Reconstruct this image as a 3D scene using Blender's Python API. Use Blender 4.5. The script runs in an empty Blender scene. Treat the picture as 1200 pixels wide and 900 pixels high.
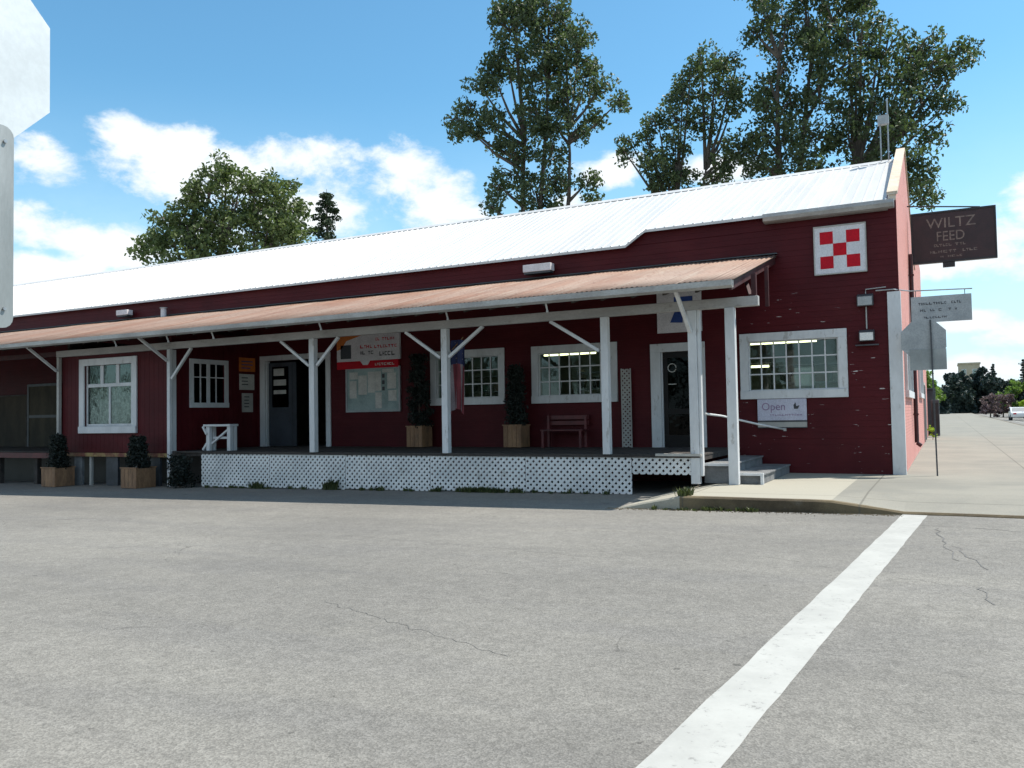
import bpy, math, random
from mathutils import Vector
random.seed(7)
R = math.radians
sc = bpy.context.scene
C = sc.collection

# ------------------------------------------------------------------ mesh builder
class MB:
    def __init__(s): s.v=[]; s.f=[]; s.m=[]
    def add(s, vs, fs, mi=0):
        o=len(s.v); s.v += [tuple(p) for p in vs]
        for f in fs: s.f.append(tuple(i+o for i in f)); s.m.append(mi)
        return s
    def box(s, x0,x1,y0,y1,z0,z1, mi=0):
        if x0>x1: x0,x1=x1,x0
        if y0>y1: y0,y1=y1,y0
        if z0>z1: z0,z1=z1,z0
        v=[(x0,y0,z0),(x1,y0,z0),(x1,y1,z0),(x0,y1,z0),(x0,y0,z1),(x1,y0,z1),(x1,y1,z1),(x0,y1,z1)]
        return s.add(v,[(0,3,2,1),(4,5,6,7),(0,1,5,4),(1,2,6,5),(2,3,7,6),(3,0,4,7)],mi)
    def bar(s, a, b, w, h=None, mi=0, up=(0,0,1)):
        h = w if h is None else h
        a=Vector(a); b=Vector(b); d=(b-a).normalized(); u=Vector(up)
        if abs(d.dot(u))>.98: u=Vector((1,0,0))
        r=d.cross(u).normalized(); u=r.cross(d).normalized()
        v=[]
        for p in (a,b):
            for i,j in ((-1,-1),(1,-1),(1,1),(-1,1)): v.append(p+r*i*w/2+u*j*h/2)
        return s.add(v,[(0,1,2,3),(7,6,5,4),(0,4,5,1),(1,5,6,2),(2,6,7,3),(3,7,4,0)],mi)
    def tube(s, pts, rad, n=8, mi=0):
        pts=[Vector(p) for p in pts]; 
        if not hasattr(rad,'__len__'): rad=[rad]*len(pts)
        v=[]; f=[]
        for i,p in enumerate(pts):
            d=(pts[min(i+1,len(pts)-1)]-pts[max(i-1,0)]).normalized()
            u=Vector((0,0,1)) if abs(d.z)<.9 else Vector((0,1,0))
            r=d.cross(u).normalized(); u=r.cross(d)
            for k in range(n):
                a=2*math.pi*k/n; v.append(p+(r*math.cos(a)+u*math.sin(a))*rad[i])
        for i in range(len(pts)-1):
            for k in range(n):
                k2=(k+1)%n; f.append((i*n+k,i*n+k2,(i+1)*n+k2,(i+1)*n+k))
        f.append(tuple(range(n-1,-1,-1))); f.append(tuple((len(pts)-1)*n+k for k in range(n)))
        return s.add(v,f,mi)
    def prism(s, poly, axis, a, b, mi=0):
        """poly: 2D points; axis 'x': poly=(y,z); 'y': poly=(x,z); 'z': poly=(x,y)"""
        def P(q,t):
            return {'x':(t,q[0],q[1]),'y':(q[0],t,q[1]),'z':(q[0],q[1],t)}[axis]
        n=len(poly); v=[P(q,a) for q in poly]+[P(q,b) for q in poly]
        f=[tuple(range(n-1,-1,-1)),tuple(range(n,2*n))]+[(i,(i+1)%n,(i+1)%n+n,i+n) for i in range(n)]
        return s.add(v,f,mi)
    def ico(s, c, rx, ry, rz, mi=0, n=10, m=6):
        v=[];f=[]
        for i in range(m+1):
            t=math.pi*i/m
            for k in range(n):
                a=2*math.pi*k/n
                v.append((c[0]+rx*math.sin(t)*math.cos(a),c[1]+ry*math.sin(t)*math.sin(a),c[2]+rz*math.cos(t)))
        for i in range(m):
            for k in range(n):
                k2=(k+1)%n; f.append((i*n+k,(i+1)*n+k,(i+1)*n+k2,i*n+k2))
        return s.add(v,f,mi)

def wloc(o):
    l=Vector((0,0,0))
    while o: l+=o.location; o=o.parent
    return l
def obj(name, mb, mats, parent=None, smooth=False, bevel=0, fix=True):
    me=bpy.data.meshes.new(name)
    if parent is not None: org=wloc(parent)
    else:
        xs=[p[0] for p in mb.v]; ys=[p[1] for p in mb.v]; zs=[p[2] for p in mb.v]
        org=Vector(((min(xs)+max(xs))/2,(min(ys)+max(ys))/2,min(zs)))
    me.from_pydata([(p[0]-org.x,p[1]-org.y,p[2]-org.z) for p in mb.v],[],mb.f)
    if not isinstance(mats,(list,tuple)): mats=[mats]
    for m in mats: me.materials.append(m)
    me.polygons.foreach_set('material_index',mb.m)
    if smooth: me.polygons.foreach_set('use_smooth',[True]*len(me.polygons))
    me.update()
    if fix and len(me.polygons)<60000:
        import bmesh
        bm=bmesh.new(); bm.from_mesh(me); bmesh.ops.recalc_face_normals(bm,faces=bm.faces); bm.to_mesh(me); bm.free()
    o=bpy.data.objects.new(name,me); C.objects.link(o)
    if parent is not None: o.parent=parent
    else: o.location=org
    if bevel:
        b=o.modifiers.new('bevel','BEVEL'); b.width=bevel; b.segments=2; b.limit_method='ANGLE'
    return o
def tag(o,label,cat,group=None):
    o['label']=label; o['category']=cat
    if group: o['group']=group
    return o
def thing(name,loc,label,cat,group=None):
    o=bpy.data.objects.new(name,None); C.objects.link(o); o.location=loc; o.empty_display_size=.2
    return tag(o,label,cat,group)
def struct(o): o['kind']='structure'; return o
def text_mesh(txt, size, parent, mat, loc, name='lettering', rotx=90, extr=.004, sx=1, bold=0):
    cu=bpy.data.curves.new('txt','FONT'); cu.body=txt; cu.size=size; cu.extrude=extr; cu.align_x='CENTER'; cu.align_y='CENTER'; cu.offset=bold
    t=bpy.data.objects.new('txt',cu); C.objects.link(t)
    bpy.context.view_layer.update()
    me=bpy.data.meshes.new_from_object(t)
    bpy.data.objects.remove(t)
    a=R(rotx)
    for v in me.vertices:
        x,y,z=v.co; x*=sx
        v.co=(x, y*math.cos(a)-z*math.sin(a), y*math.sin(a)+z*math.cos(a))
    me.materials.clear(); me.materials.append(mat)
    o=bpy.data.objects.new(name,me); C.objects.link(o); o.parent=parent; o.location=Vector(loc)-wloc(parent)
    return o

# ------------------------------------------------------------------ materials
def newmat(name):
    m=bpy.data.materials.new(name); m.use_nodes=True; nt=m.node_tree
    for n in list(nt.nodes): nt.nodes.remove(n)
    out=nt.nodes.new('ShaderNodeOutputMaterial'); return m,nt,out
def N(nt,t,**k):
    n=nt.nodes.new(t)
    for a,b in k.items():
        if a.startswith('i_'): n.inputs[a[2:].replace('_',' ')].default_value=b
        else: setattr(n,a,b)
    return n
def L(nt,a,b): nt.links.new(a,b)
def math_(nt,op,a,b=None,c=None,clamp=False):
    n=nt.nodes.new('ShaderNodeMath'); n.operation=op; n.use_clamp=clamp
    for i,x in enumerate((a,b,c)):
        if x is None: continue
        if isinstance(x,(int,float)): n.inputs[i].default_value=x
        else: L(nt,x,n.inputs[i])
    return n.outputs[0]
def mixc(nt,fac,a,b,mode='MIX'):
    n=nt.nodes.new('ShaderNodeMix'); n.data_type='RGBA'; n.blend_type=mode
    for i,x in ((0,fac),(6,a),(7,b)):
        if isinstance(x,(int,float)): n.inputs[i].default_value=x
        elif isinstance(x,tuple): n.inputs[i].default_value=(*x[:3],1)
        else: L(nt,x,n.inputs[i])
    return n.outputs[2]
def pos(nt,scale=(1,1,1),off=(0,0,0)):
    g=N(nt,'ShaderNodeNewGeometry'); mp=N(nt,'ShaderNodeMapping'); L(nt,g.outputs['Position'],mp.inputs[0])
    mp.inputs['Scale'].default_value=scale; mp.inputs['Location'].default_value=off
    return mp.outputs[0]
def noise(nt,vec,scale,detail=4,rough=.6,dist=0):
    n=N(nt,'ShaderNodeTexNoise'); n.inputs['Scale'].default_value=scale; n.inputs['Detail'].default_value=detail
    n.inputs['Roughness'].default_value=rough; n.inputs['Distortion'].default_value=dist; L(nt,vec,n.inputs['Vector']); return n.outputs['Fac']
def ramp(nt,fac,lo,hi,a=0,b=1):
    n=N(nt,'ShaderNodeMapRange'); n.interpolation_type='SMOOTHSTEP'; L(nt,fac,n.inputs[0])
    n.inputs[1].default_value=lo; n.inputs[2].default_value=hi; n.inputs[3].default_value=a; n.inputs[4].default_value=b
    return n.outputs[0]
def mat(name,col,col2=None,scale=3,rough=.7,bump=0,bscale=60,stretch=(1,1,1),lo=.35,hi=.65,metal=0,fine=.12,fscale=40,spec=.5):
    m,nt,out=newmat(name); b=N(nt,'ShaderNodeBsdfPrincipled'); L(nt,b.outputs[0],out.inputs[0])
    p=pos(nt,stretch)
    col2=col2 or tuple(c*.75 for c in col)
    c=mixc(nt,ramp(nt,noise(nt,p,scale,5),lo,hi),col2,col)
    f=noise(nt,p,fscale,3); g=ramp(nt,f,.3,.7,1-fine,1+fine)
    vm=N(nt,'ShaderNodeVectorMath',operation='SCALE'); L(nt,c,vm.inputs[0]); L(nt,g,vm.inputs['Scale'])
    L(nt,vm.outputs[0],b.inputs['Base Color']); b.inputs['Roughness'].default_value=rough; b.inputs['Metallic'].default_value=metal
    b.inputs['Specular IOR Level'].default_value=spec
    if bump:
        bp=N(nt,'ShaderNodeBump'); bp.inputs['Strength'].default_value=bump; bp.inputs['Distance'].default_value=.02
        L(nt,noise(nt,p,bscale,4),bp.inputs['Height']); L(nt,bp.outputs[0],b.inputs['Normal'])
    return m
def wear(m,amount=.5,lo=.60,hi=.66,col=(.25,.23,.20),stretch=(1,1,.35),scale=6):
    nt=m.node_tree; b=[n for n in nt.nodes if n.type=='BSDF_PRINCIPLED'][0]; src=b.inputs['Base Color'].links[0].from_socket
    f=math_(nt,'MULTIPLY',ramp(nt,noise(nt,pos(nt,stretch,(2,7,1)),scale,7,.72),lo,hi),amount)
    L(nt,mixc(nt,f,src,col),b.inputs['Base Color']); return m
def emit(name,col,s):
    m,nt,out=newmat(name); e=N(nt,'ShaderNodeEmission'); e.inputs[0].default_value=(*col,1); e.inputs[1].default_value=s; L(nt,e.outputs[0],out.inputs[0]); return m
def glass(name,tint=(.75,.82,.8),refl=.08,k=.42):
    m,nt,out=newmat(name); t=N(nt,'ShaderNodeBsdfTransparent'); t.inputs[0].default_value=(*tint,1)
    g=N(nt,'ShaderNodeBsdfGlossy'); g.inputs['Roughness'].default_value=.03; g.inputs[0].default_value=(.85,.85,.85,1)
    lw=N(nt,'ShaderNodeLayerWeight'); lw.inputs[0].default_value=.35
    bp=N(nt,'ShaderNodeBump'); bp.inputs['Strength'].default_value=.05; bp.inputs['Distance'].default_value=.05
    L(nt,noise(nt,pos(nt),3,2),bp.inputs['Height']); L(nt,bp.outputs[0],g.inputs['Normal'])
    fac=math_(nt,'MULTIPLY_ADD',lw.outputs['Fresnel'],k,refl,clamp=True)
    mx=N(nt,'ShaderNodeMixShader'); L(nt,fac,mx.inputs[0]); L(nt,t.outputs[0],mx.inputs[1]); L(nt,g.outputs[0],mx.inputs[2]); L(nt,mx.outputs[0],out.inputs[0]); return m

def asphalt_mat():
    m,nt,out=newmat('asphalt'); b=N(nt,'ShaderNodeBsdfPrincipled'); L(nt,b.outputs[0],out.inputs[0])
    p=pos(nt); ps=pos(nt,(.25,1.3,1))
    base=mixc(nt,ramp(nt,noise(nt,p,.22,4,.55),.35,.65),(.172,.165,.150),(.212,.203,.182))
    base=mixc(nt,ramp(nt,noise(nt,pos(nt,(1,1,1),(5,3,0)),.7,5,.65),.55,.78,0,.35),base,(.255,.243,.212))
    streak=ramp(nt,noise(nt,ps,.9,5,.6,.4),.42,.7); base=mixc(nt,math_(nt,'MULTIPLY',streak,.30),base,(.130,.127,.126))
    v=N(nt,'ShaderNodeTexVoronoi'); v.inputs['Scale'].default_value=95; L(nt,p,v.inputs['Vector'])
    sp=N(nt,'ShaderNodeSeparateColor'); L(nt,v.outputs['Color'],sp.inputs[0])
    g=ramp(nt,sp.outputs[0],0,1,.80,1.18)
    g=math_(nt,'MULTIPLY',g,ramp(nt,noise(nt,p,22,4,.7),.3,.7,.88,1.10))
    g=math_(nt,'MULTIPLY',g,ramp(nt,noise(nt,p,5,5,.75),.3,.7,.90,1.08))
    # sparse dark pits and oil spots
    pit=ramp(nt,noise(nt,p,9,2,.5),.72,.78,1,.6); g=math_(nt,'MULTIPLY',g,pit)
    # wheel-polished lanes and soft oil darkening along the travel direction (x)
    sy=N(nt,'ShaderNodeSeparateXYZ'); L(nt,p,sy.inputs[0])
    wob=math_(nt,'ADD',sy.outputs[1],math_(nt,'MULTIPLY',noise(nt,pos(nt,(.12,.12,1)),1,2),1.6))
    ln=math_(nt,'SINE',math_(nt,'MULTIPLY',wob,3.4)); ln=math_(nt,'MULTIPLY',ramp(nt,ln,.2,1.0),ramp(nt,noise(nt,pos(nt,(.18,1.6,1)),1.1,4,.6),.35,.7))
    g=math_(nt,'MULTIPLY',g,math_(nt,'SUBTRACT',1,math_(nt,'MULTIPLY',ln,.06)))
    stn=ramp(nt,noise(nt,pos(nt,(.8,1.2,1),(3,8,0)),1.3,6,.75),.62,.72,0,.22); g=math_(nt,'MULTIPLY',g,math_(nt,'SUBTRACT',1,stn))
    # hairline cracks
    dn=N(nt,'ShaderNodeTexNoise'); dn.inputs['Scale'].default_value=1.6; dn.inputs['Detail'].default_value=5; L(nt,p,dn.inputs['Vector'])
    va=N(nt,'ShaderNodeVectorMath',operation='MULTIPLY_ADD'); L(nt,dn.outputs['Color'],va.inputs[0]); va.inputs[1].default_value=(.9,.9,0); L(nt,p,va.inputs[2])
    vc=N(nt,'ShaderNodeTexVoronoi',feature='DISTANCE_TO_EDGE'); vc.inputs['Scale'].default_value=.33; L(nt,va.outputs[0],vc.inputs['Vector'])
    cr=ramp(nt,vc.outputs['Distance'],.0012,.004,1,0)
    cm=ramp(nt,noise(nt,p,.45,3),.5,.62); cr=math_(nt,'MULTIPLY',cr,cm)
    g=math_(nt,'MULTIPLY',g,math_(nt,'SUBTRACT',1,math_(nt,'MULTIPLY',cr,.35)))
    vm=N(nt,'ShaderNodeVectorMath',operation='SCALE'); L(nt,base,vm.inputs[0]); L(nt,g,vm.inputs['Scale'])
    L(nt,vm.outputs[0],b.inputs['Base Color']); b.inputs['Roughness'].default_value=.92; b.inputs['Specular IOR Level'].default_value=.25
    bp=N(nt,'ShaderNodeBump'); bp.inputs['Strength'].default_value=.35; bp.inputs['Distance'].default_value=.008
    L(nt,v.outputs['Distance'],bp.inputs['Height']); L(nt,bp.outputs[0],b.inputs['Normal'])
    return m
def paint_line_mat():
    m,nt,out=newmat('road_paint'); b=N(nt,'ShaderNodeBsdfPrincipled'); L(nt,b.outputs[0],out.inputs[0])
    p=pos(nt)
    c=mixc(nt,ramp(nt,noise(nt,p,2,5,.7),.3,.7),(.33,.33,.31),(.40,.40,.375))
    v=N(nt,'ShaderNodeTexVoronoi'); v.inputs['Scale'].default_value=80; L(nt,p,v.inputs['Vector'])
    sp=N(nt,'ShaderNodeSeparateColor'); L(nt,v.outputs['Color'],sp.inputs[0])
    wear=math_(nt,'MULTIPLY',ramp(nt,noise(nt,p,14,5,.75),.55,.68),ramp(nt,sp.outputs[1],.3,.6))
    c=mixc(nt,math_(nt,'MULTIPLY',wear,.75),c,(.17,.17,.16))
    c=mixc(nt,ramp(nt,sp.outputs[0],.0,1,0,.12),c,(.3,.3,.28))
    L(nt,c,b.inputs['Base Color']); b.inputs['Roughness'].default_value=.8
    return m
def concrete_mat(name='sidewalk_concrete',c1=(.245,.235,.20),c2=(.20,.195,.17)):
    m,nt,out=newmat(name); b=N(nt,'ShaderNodeBsdfPrincipled'); L(nt,b.outputs[0],out.inputs[0])
    p=pos(nt)
    c=mixc(nt,ramp(nt,noise(nt,p,.5,6,.65),.35,.65),c2,c1)
    st=ramp(nt,noise(nt,pos(nt,(1,1,1),(9,2,0)),1.7,5,.7),.6,.75,0,.45); c=mixc(nt,st,c,(.16,.15,.13))
    v=N(nt,'ShaderNodeTexNoise'); v.inputs['Scale'].default_value=70; L(nt,p,v.inputs['Vector'])
    # expansion joints on a 1.83 m grid
    s=N(nt,'ShaderNodeSeparateXYZ'); L(nt,p,s.inputs[0])
    def joint(c_,per,off):
        f=math_(nt,'FRACT',math_(nt,'DIVIDE',math_(nt,'ADD',c_,off),per)); d=math_(nt,'ABSOLUTE',math_(nt,'SUBTRACT',f,.5))
        return ramp(nt,d,.492,.497)
    j=math_(nt,'MAXIMUM',joint(s.outputs[0],2.7,1.2),joint(s.outputs[1],2.9,.1))
    if name=='sidewalk_concrete':
        c=mixc(nt,ramp(nt,s.outputs[0],-1.62,-1.60,.8,0),c,(.36,.34,.28))
    c=mixc(nt,math_(nt,'MULTIPLY',j,.6),c,(.09,.085,.07))
    vm=N(nt,'ShaderNodeVectorMath',operation='SCALE'); L(nt,c,vm.inputs[0]); L(nt,ramp(nt,v.outputs['Fac'],.3,.7,.88,1.1),vm.inputs['Scale'])
    L(nt,vm.outputs[0],b.inputs['Base Color']); b.inputs['Roughness'].default_value=.9; b.inputs['Specular IOR Level'].default_value=.3
    bp=N(nt,'ShaderNodeBump'); bp.inputs['Strength'].default_value=.3; bp.inputs['Distance'].default_value=.01
    L(nt,v.outputs['Fac'],bp.inputs['Height']); L(nt,bp.outputs[0],b.inputs['Normal'])
    return m
def siding_mat():
    m,nt,out=newmat('red_siding_paint'); b=N(nt,'ShaderNodeBsdfPrincipled'); L(nt,b.outputs[0],out.inputs[0])
    p=pos(nt)
    c=mixc(nt,ramp(nt,noise(nt,p,.8,5,.6),.3,.7),(.058,.0045,.0075),(.080,.0065,.0100))
    c=mixc(nt,ramp(nt,noise(nt,pos(nt,(.6,1,9)),2.2,5,.7),.5,.8,0,.35),c,(.036,.005,.0065))
    c=mixc(nt,ramp(nt,noise(nt,pos(nt,(.35,1,.9),(4,0,2)),1.3,6,.68),.50,.72,0,.45),c,(.105,.017,.018))
    c=mixc(nt,ramp(nt,noise(nt,pos(nt,(5,1,.35),(1,0,2)),1.6,5,.7),.56,.72,0,.35),c,(.045,.008,.009))
    # peeled flecks: short horizontal runs on the exposed end of the wall
    s=N(nt,'ShaderNodeSeparateXYZ'); L(nt,p,s.inputs[0])
    fl=ramp(nt,noise(nt,pos(nt,(2.4,1,16),(3.1,0,.7)),1.4,3,.55),.685,.70)
    fl=math_(nt,'MULTIPLY',fl,ramp(nt,s.outputs[0],-4.6,-3.6))
    fl=math_(nt,'MULTIPLY',fl,ramp(nt,s.outputs[2],4.1,3.8))
    c=mixc(nt,fl,c,(.5,.47,.45))
    L(nt,c,b.inputs['Base Color']); b.inputs['Roughness'].default_value=.6; b.inputs['Specular IOR Level'].default_value=.2
    return m
def brick_mat(name,c1,c2,mort,bw=.21,rh=.07):
    m,nt,out=newmat(name); b=N(nt,'ShaderNodeBsdfPrincipled'); L(nt,b.outputs[0],out.inputs[0])
    p=pos(nt); s=N(nt,'ShaderNodeSeparateXYZ'); L(nt,p,s.inputs[0]); cb=N(nt,'ShaderNodeCombineXYZ'); L(nt,math_(nt,'ADD',s.outputs[1],s.outputs[0]),cb.inputs[0]); L(nt,s.outputs[2],cb.inputs[1])
    br=N(nt,'ShaderNodeTexBrick'); L(nt,cb.outputs[0],br.inputs['Vector']); br.inputs['Scale'].default_value=1
    br.inputs['Brick Width'].default_value=bw; br.inputs['Row Height'].default_value=rh; br.inputs['Mortar Size'].default_value=.008
    br.inputs['Color1'].default_value=(*c1,1); br.inputs['Color2'].default_value=(*c2,1); br.inputs['Mortar'].default_value=(*mort,1)
    c=mixc(nt,ramp(nt,noise(nt,p,1.1,6,.7),.5,.72,0,.5),br.outputs['Color'],tuple(x*.6 for x in c1))
    c=mixc(nt,ramp(nt,noise(nt,pos(nt,(1,1,1),(4,4,4)),3,6,.7),.64,.68),c,(.5,.42,.36))
    L(nt,c,b.inputs['Base Color']); b.inputs['Roughness'].default_value=.8
    bp=N(nt,'ShaderNodeBump'); bp.inputs['Strength'].default_value=.6; bp.inputs['Distance'].default_value=.01; bp.invert=True
    L(nt,br.outputs['Fac'],bp.inputs['Height']); L(nt,bp.outputs[0],b.inputs['Normal'])
    return m
def rust_mat():
    m,nt,out=newmat('rusty_corrugated_metal'); b=N(nt,'ShaderNodeBsdfPrincipled'); L(nt,b.outputs[0],out.inputs[0])
    p=pos(nt,(1,.18,.18)); q=pos(nt)
    c=mixc(nt,ramp(nt,noise(nt,p,1.6,6,.7),.3,.7),(.20,.095,.055),(.27,.155,.105))
    c=mixc(nt,ramp(nt,noise(nt,pos(nt,(2.2,.12,.12),(7,0,0)),2.4,5,.7),.5,.72,0,.8),c,(.34,.28,.22))
    c=mixc(nt,ramp(nt,noise(nt,q,.35,4),.42,.6,0,.5),c,(.25,.185,.145))
    s=N(nt,'ShaderNodeSeparateXYZ'); L(nt,q,s.inputs[0]); sx=math_(nt,'DIVIDE',s.outputs[0],.66)
    wn=N(nt,'ShaderNodeTexWhiteNoise',noise_dimensions='1D'); L(nt,math_(nt,'FLOOR',sx),wn.inputs['W'])
    c=mixc(nt,math_(nt,'MULTIPLY',wn.outputs['Value'],.45),c,(.30,.235,.19))
    seam=ramp(nt,math_(nt,'FRACT',sx),.0,.05,.55,0); c=mixc(nt,seam,c,(.10,.05,.03))
    c=mixc(nt,ramp(nt,noise(nt,q,9,4,.7),.52,.66,0,.6),c,(.14,.06,.035))
    L(nt,c,b.inputs['Base Color']); b.inputs['Roughness'].default_value=.65; b.inputs['Metallic'].default_value=.1
    return m
def white_roof_mat():
    m,nt,out=newmat('white_metal_roofing'); b=N(nt,'ShaderNodeBsdfPrincipled'); L(nt,b.outputs[0],out.inputs[0])
    p=pos(nt,(1,.15,.15))
    c=mixc(nt,ramp(nt,noise(nt,p,1.3,5,.65),.35,.65),(.50,.505,.50),(.58,.58,.575))
    c=mixc(nt,ramp(nt,noise(nt,pos(nt,(1,1,1)),1.2,5,.7),.6,.8,0,.4),c,(.42,.42,.41))
    L(nt,c,b.inputs['Base Color']); b.inputs['Roughness'].default_value=.45
    return m
def leaf_mat(name,c1,c2,trans=.35):
    m,nt,out=newmat(name); d=N(nt,'ShaderNodeBsdfPrincipled'); t=N(nt,'ShaderNodeBsdfTranslucent')
    at=N(nt,'ShaderNodeAttribute'); at.attribute_name='tone'
    c=mixc(nt,at.outputs['Fac'],c1,c2); L(nt,c,d.inputs['Base Color']); d.inputs['Roughness'].default_value=.5; d.inputs['Specular IOR Level'].default_value=.35
    tc=mixc(nt,.55,c,(c2[0]*1.2,c2[1]*1.5,c2[2]*.7)); L(nt,tc,t.inputs[0])
    mx=N(nt,'ShaderNodeMixShader'); mx.inputs[0].default_value=trans; L(nt,d.outputs[0],mx.inputs[1]); L(nt,t.outputs[0],mx.inputs[2]); L(nt,mx.outputs[0],out.inputs[0])
    return m

M=dict(
 asphalt=asphalt_mat(), line=paint_line_mat(), walk=concrete_mat(), kerb=concrete_mat('kerb_concrete',(.16,.125,.075),(.05,.038,.025)),  # kerb: dirt brown, darkened further for the shade on its street face
 siding=siding_mat(), darkred=mat('dark_red_wood',(.06,.01,.012),(.035,.007,.009),4,.6,.2),
 pink=brick_mat('painted_pink_brick',(.60,.27,.235),(.54,.235,.205),(.47,.22,.19)), tan=brick_mat('raw_tan_brick',(.6,.5,.38),(.55,.42,.30),(.6,.55,.48)),
 rust=rust_mat(), wroof=white_roof_mat(),
 white=mat('weathered_white_paint',(.64,.65,.66),(.54,.55,.56),1.5,.55,.05,30,(1,1,.4),fine=.04,fscale=14), 
 cream=mat('old_cream_paint',(.42,.41,.38),(.34,.33,.31),2,.6,.05,30,fine=.05),
 beam=mat('grey_white_beam_paint',(.44,.43,.42),(.34,.33,.32),2.5,.65,.05,30,(.4,1,1),fine=.05),
 lattice=mat('lattice_white_paint',(.74,.74,.73),(.58,.59,.59),1.2,.6,fine=.04),
 gutter=mat('grey_gutter_metal',(.42,.42,.41),(.3,.29,.28),2,.45,0,30,(.5,1,1),metal=.2),
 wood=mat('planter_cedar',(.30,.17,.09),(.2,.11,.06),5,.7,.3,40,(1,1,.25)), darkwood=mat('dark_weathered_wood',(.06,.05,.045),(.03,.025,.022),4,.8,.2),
 deck=mat('deck_boards',(.06,.052,.047),(.035,.03,.027),3,.8,.3,30,(.3,3,1)),
 ply=mat('weathered_plywood',(.055,.045,.026),(.028,.024,.014),2.2,.8,.2,20,(1,1,.4)),
 ply2=mat('stained_brown_plywood',(.045,.034,.02),(.022,.017,.01),1.6,.8,.2,20,(1,1,.3)),
 black=mat('black_plastic',(.015,.015,.017),(.01,.01,.012),4,.4), darkgrey=mat('dark_grey_metal',(.06,.065,.075),(.04,.045,.05),4,.5),
 steel=mat('galvanised_steel',(.36,.37,.38),(.27,.28,.29),6,.4,metal=.6), alu=mat('sign_back_aluminium',(.62,.65,.66),(.55,.58,.59),2,.5,metal=.15,fine=.04),
 alu2=mat('dull_sign_back',(.36,.38,.38),(.24,.26,.26),1.3,.5,metal=.2,fine=.05,stretch=(1,3,.7)),
 red=mat('sign_red',(.52,.006,.018),(.44,.006,.018),3,.5,spec=.15), swhite=mat('sign_white',(.66,.64,.66),(.58,.56,.58),3,.45), blue=mat('sign_blue',(.02,.06,.25),None,3,.4),
 orange=mat('sign_orange',(.6,.16,.02),None,3,.5), brown=mat('dark_brown_sign',(.035,.016,.018),(.022,.011,.013),2.5,.5), tanletter=mat('faded_tan_letters',(.22,.19,.16),(.12,.1,.09),12,.6),
 lilac=mat('lilac_sign_paper',(.52,.52,.62),(.46,.46,.56),4,.5), lilac2=mat('lilac_script_paint',(.30,.20,.32),(.2,.14,.25),6,.5), ink=mat('dark_ink',(.05,.05,.06),None,5,.6), greyboard=mat('grey_sign_board',(.36,.38,.39),(.28,.3,.31),3,.5),
 bluegrey=mat('blue_grey_door_paint',(.05,.06,.075),(.035,.04,.05),2,.5), doordark=mat('dark_door_paint',(.012,.010,.010),None,3,.4,spec=.2),
 bench=mat('red_bench_paint',(.12,.02,.022),(.07,.013,.015),3,.5), concrete=mat('grey_block',(.19,.195,.20),(.12,.125,.13),3,.85,.4,30),
 ochre=mat('ochre_board',(.34,.25,.10),(.16,.05,.035),3,.7,0,30,(1,1,1)), teal=mat('pale_teal_backing',(.30,.38,.37),(.2,.27,.26),2,.6),
 paper=mat('paper',(.55,.54,.5),(.45,.44,.41),4,.7), inwall=mat('interior_wall_paint',(.42,.48,.42),(.34,.4,.35),1,.8), infloor=mat('interior_floor',(.16,.15,.13),None,2,.6),
 ceil=mat('interior_ceiling_board',(.5,.52,.48),None,2,.8), curtain=mat('lace_curtain',(.50,.50,.48),(.07,.075,.07),9,.8,stretch=(1,1,1),lo=.40,hi=.60,fscale=30,fine=.3),
 tube=emit('fluorescent_glow',(1,.93,.55),3.2), glass=glass('window_glass',(.8,.86,.84),.03,.28), dglass=glass('dark_window_glass',(.05,.055,.055),.006,.07), cglass=glass('cottage_window_glass',(.72,.76,.74),.02,.16),
 bark=mat('bark',(.12,.10,.08),(.06,.05,.04),6,.9,.4,20,(1,1,.3)),
 leafA=leaf_mat('cottonwood_leaves',(.032,.046,.026),(.105,.14,.062),.32), leafM=leaf_mat('maple_leaves',(.045,.07,.026),(.14,.175,.06),.3),
 leafK=leaf_mat('conifer_needles',(.018,.035,.018),(.05,.075,.03),.1), leafD=leaf_mat('dark_street_tree_leaves',(.015,.028,.03),(.035,.055,.045),.1),
 leafL=leaf_mat('light_green_leaves',(.08,.13,.03),(.16,.24,.06),.35), leafY=leaf_mat('lime_leaves',(.25,.38,.03),(.4,.5,.06),.3), leafP=leaf_mat('potted_evergreen',(.006,.010,.008),(.018,.026,.020),.05),
 leafR=leaf_mat('brown_pink_leaves',(.10,.06,.07),(.24,.17,.18),.15),
 grass=mat('dry_grass',(.12,.15,.05),(.2,.18,.09),.6,.9,.3), weed=leaf_mat('weed_leaves',(.035,.05,.018),(.10,.115,.045),.2),
 carwhite=mat('white_car_paint',(.7,.7,.7),(.68,.68,.68),1,.25), carred=mat('mauve_car_paint',(.14,.09,.11),(.13,.08,.1),1,.25), tyre=mat('tyre_rubber',(.02,.02,.02),None,3,.8),
 beige=mat('beige_stucco',(.45,.40,.30),(.4,.35,.26),1,.8), shingle=mat('grey_shingles',(.14,.13,.13),(.1,.1,.1),4,.8), skyglass=glass('far_glass',(.2,.22,.25),.2), soil=mat('dark_soil',(.03,.022,.016),None,8,.9), yellow=mat('hydrant_yellow',(.55,.45,.05),None,6,.5),
 flagred=mat('flag_red',(.19,.03,.04),None,3,.8), flagwhite=mat('flag_white',(.28,.23,.24),None,3,.8), flagblue=mat('flag_blue',(.022,.032,.105),None,3,.8), lens=mat('lamp_lens',(.75,.76,.76),(.7,.7,.7),4,.3),
)

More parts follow.
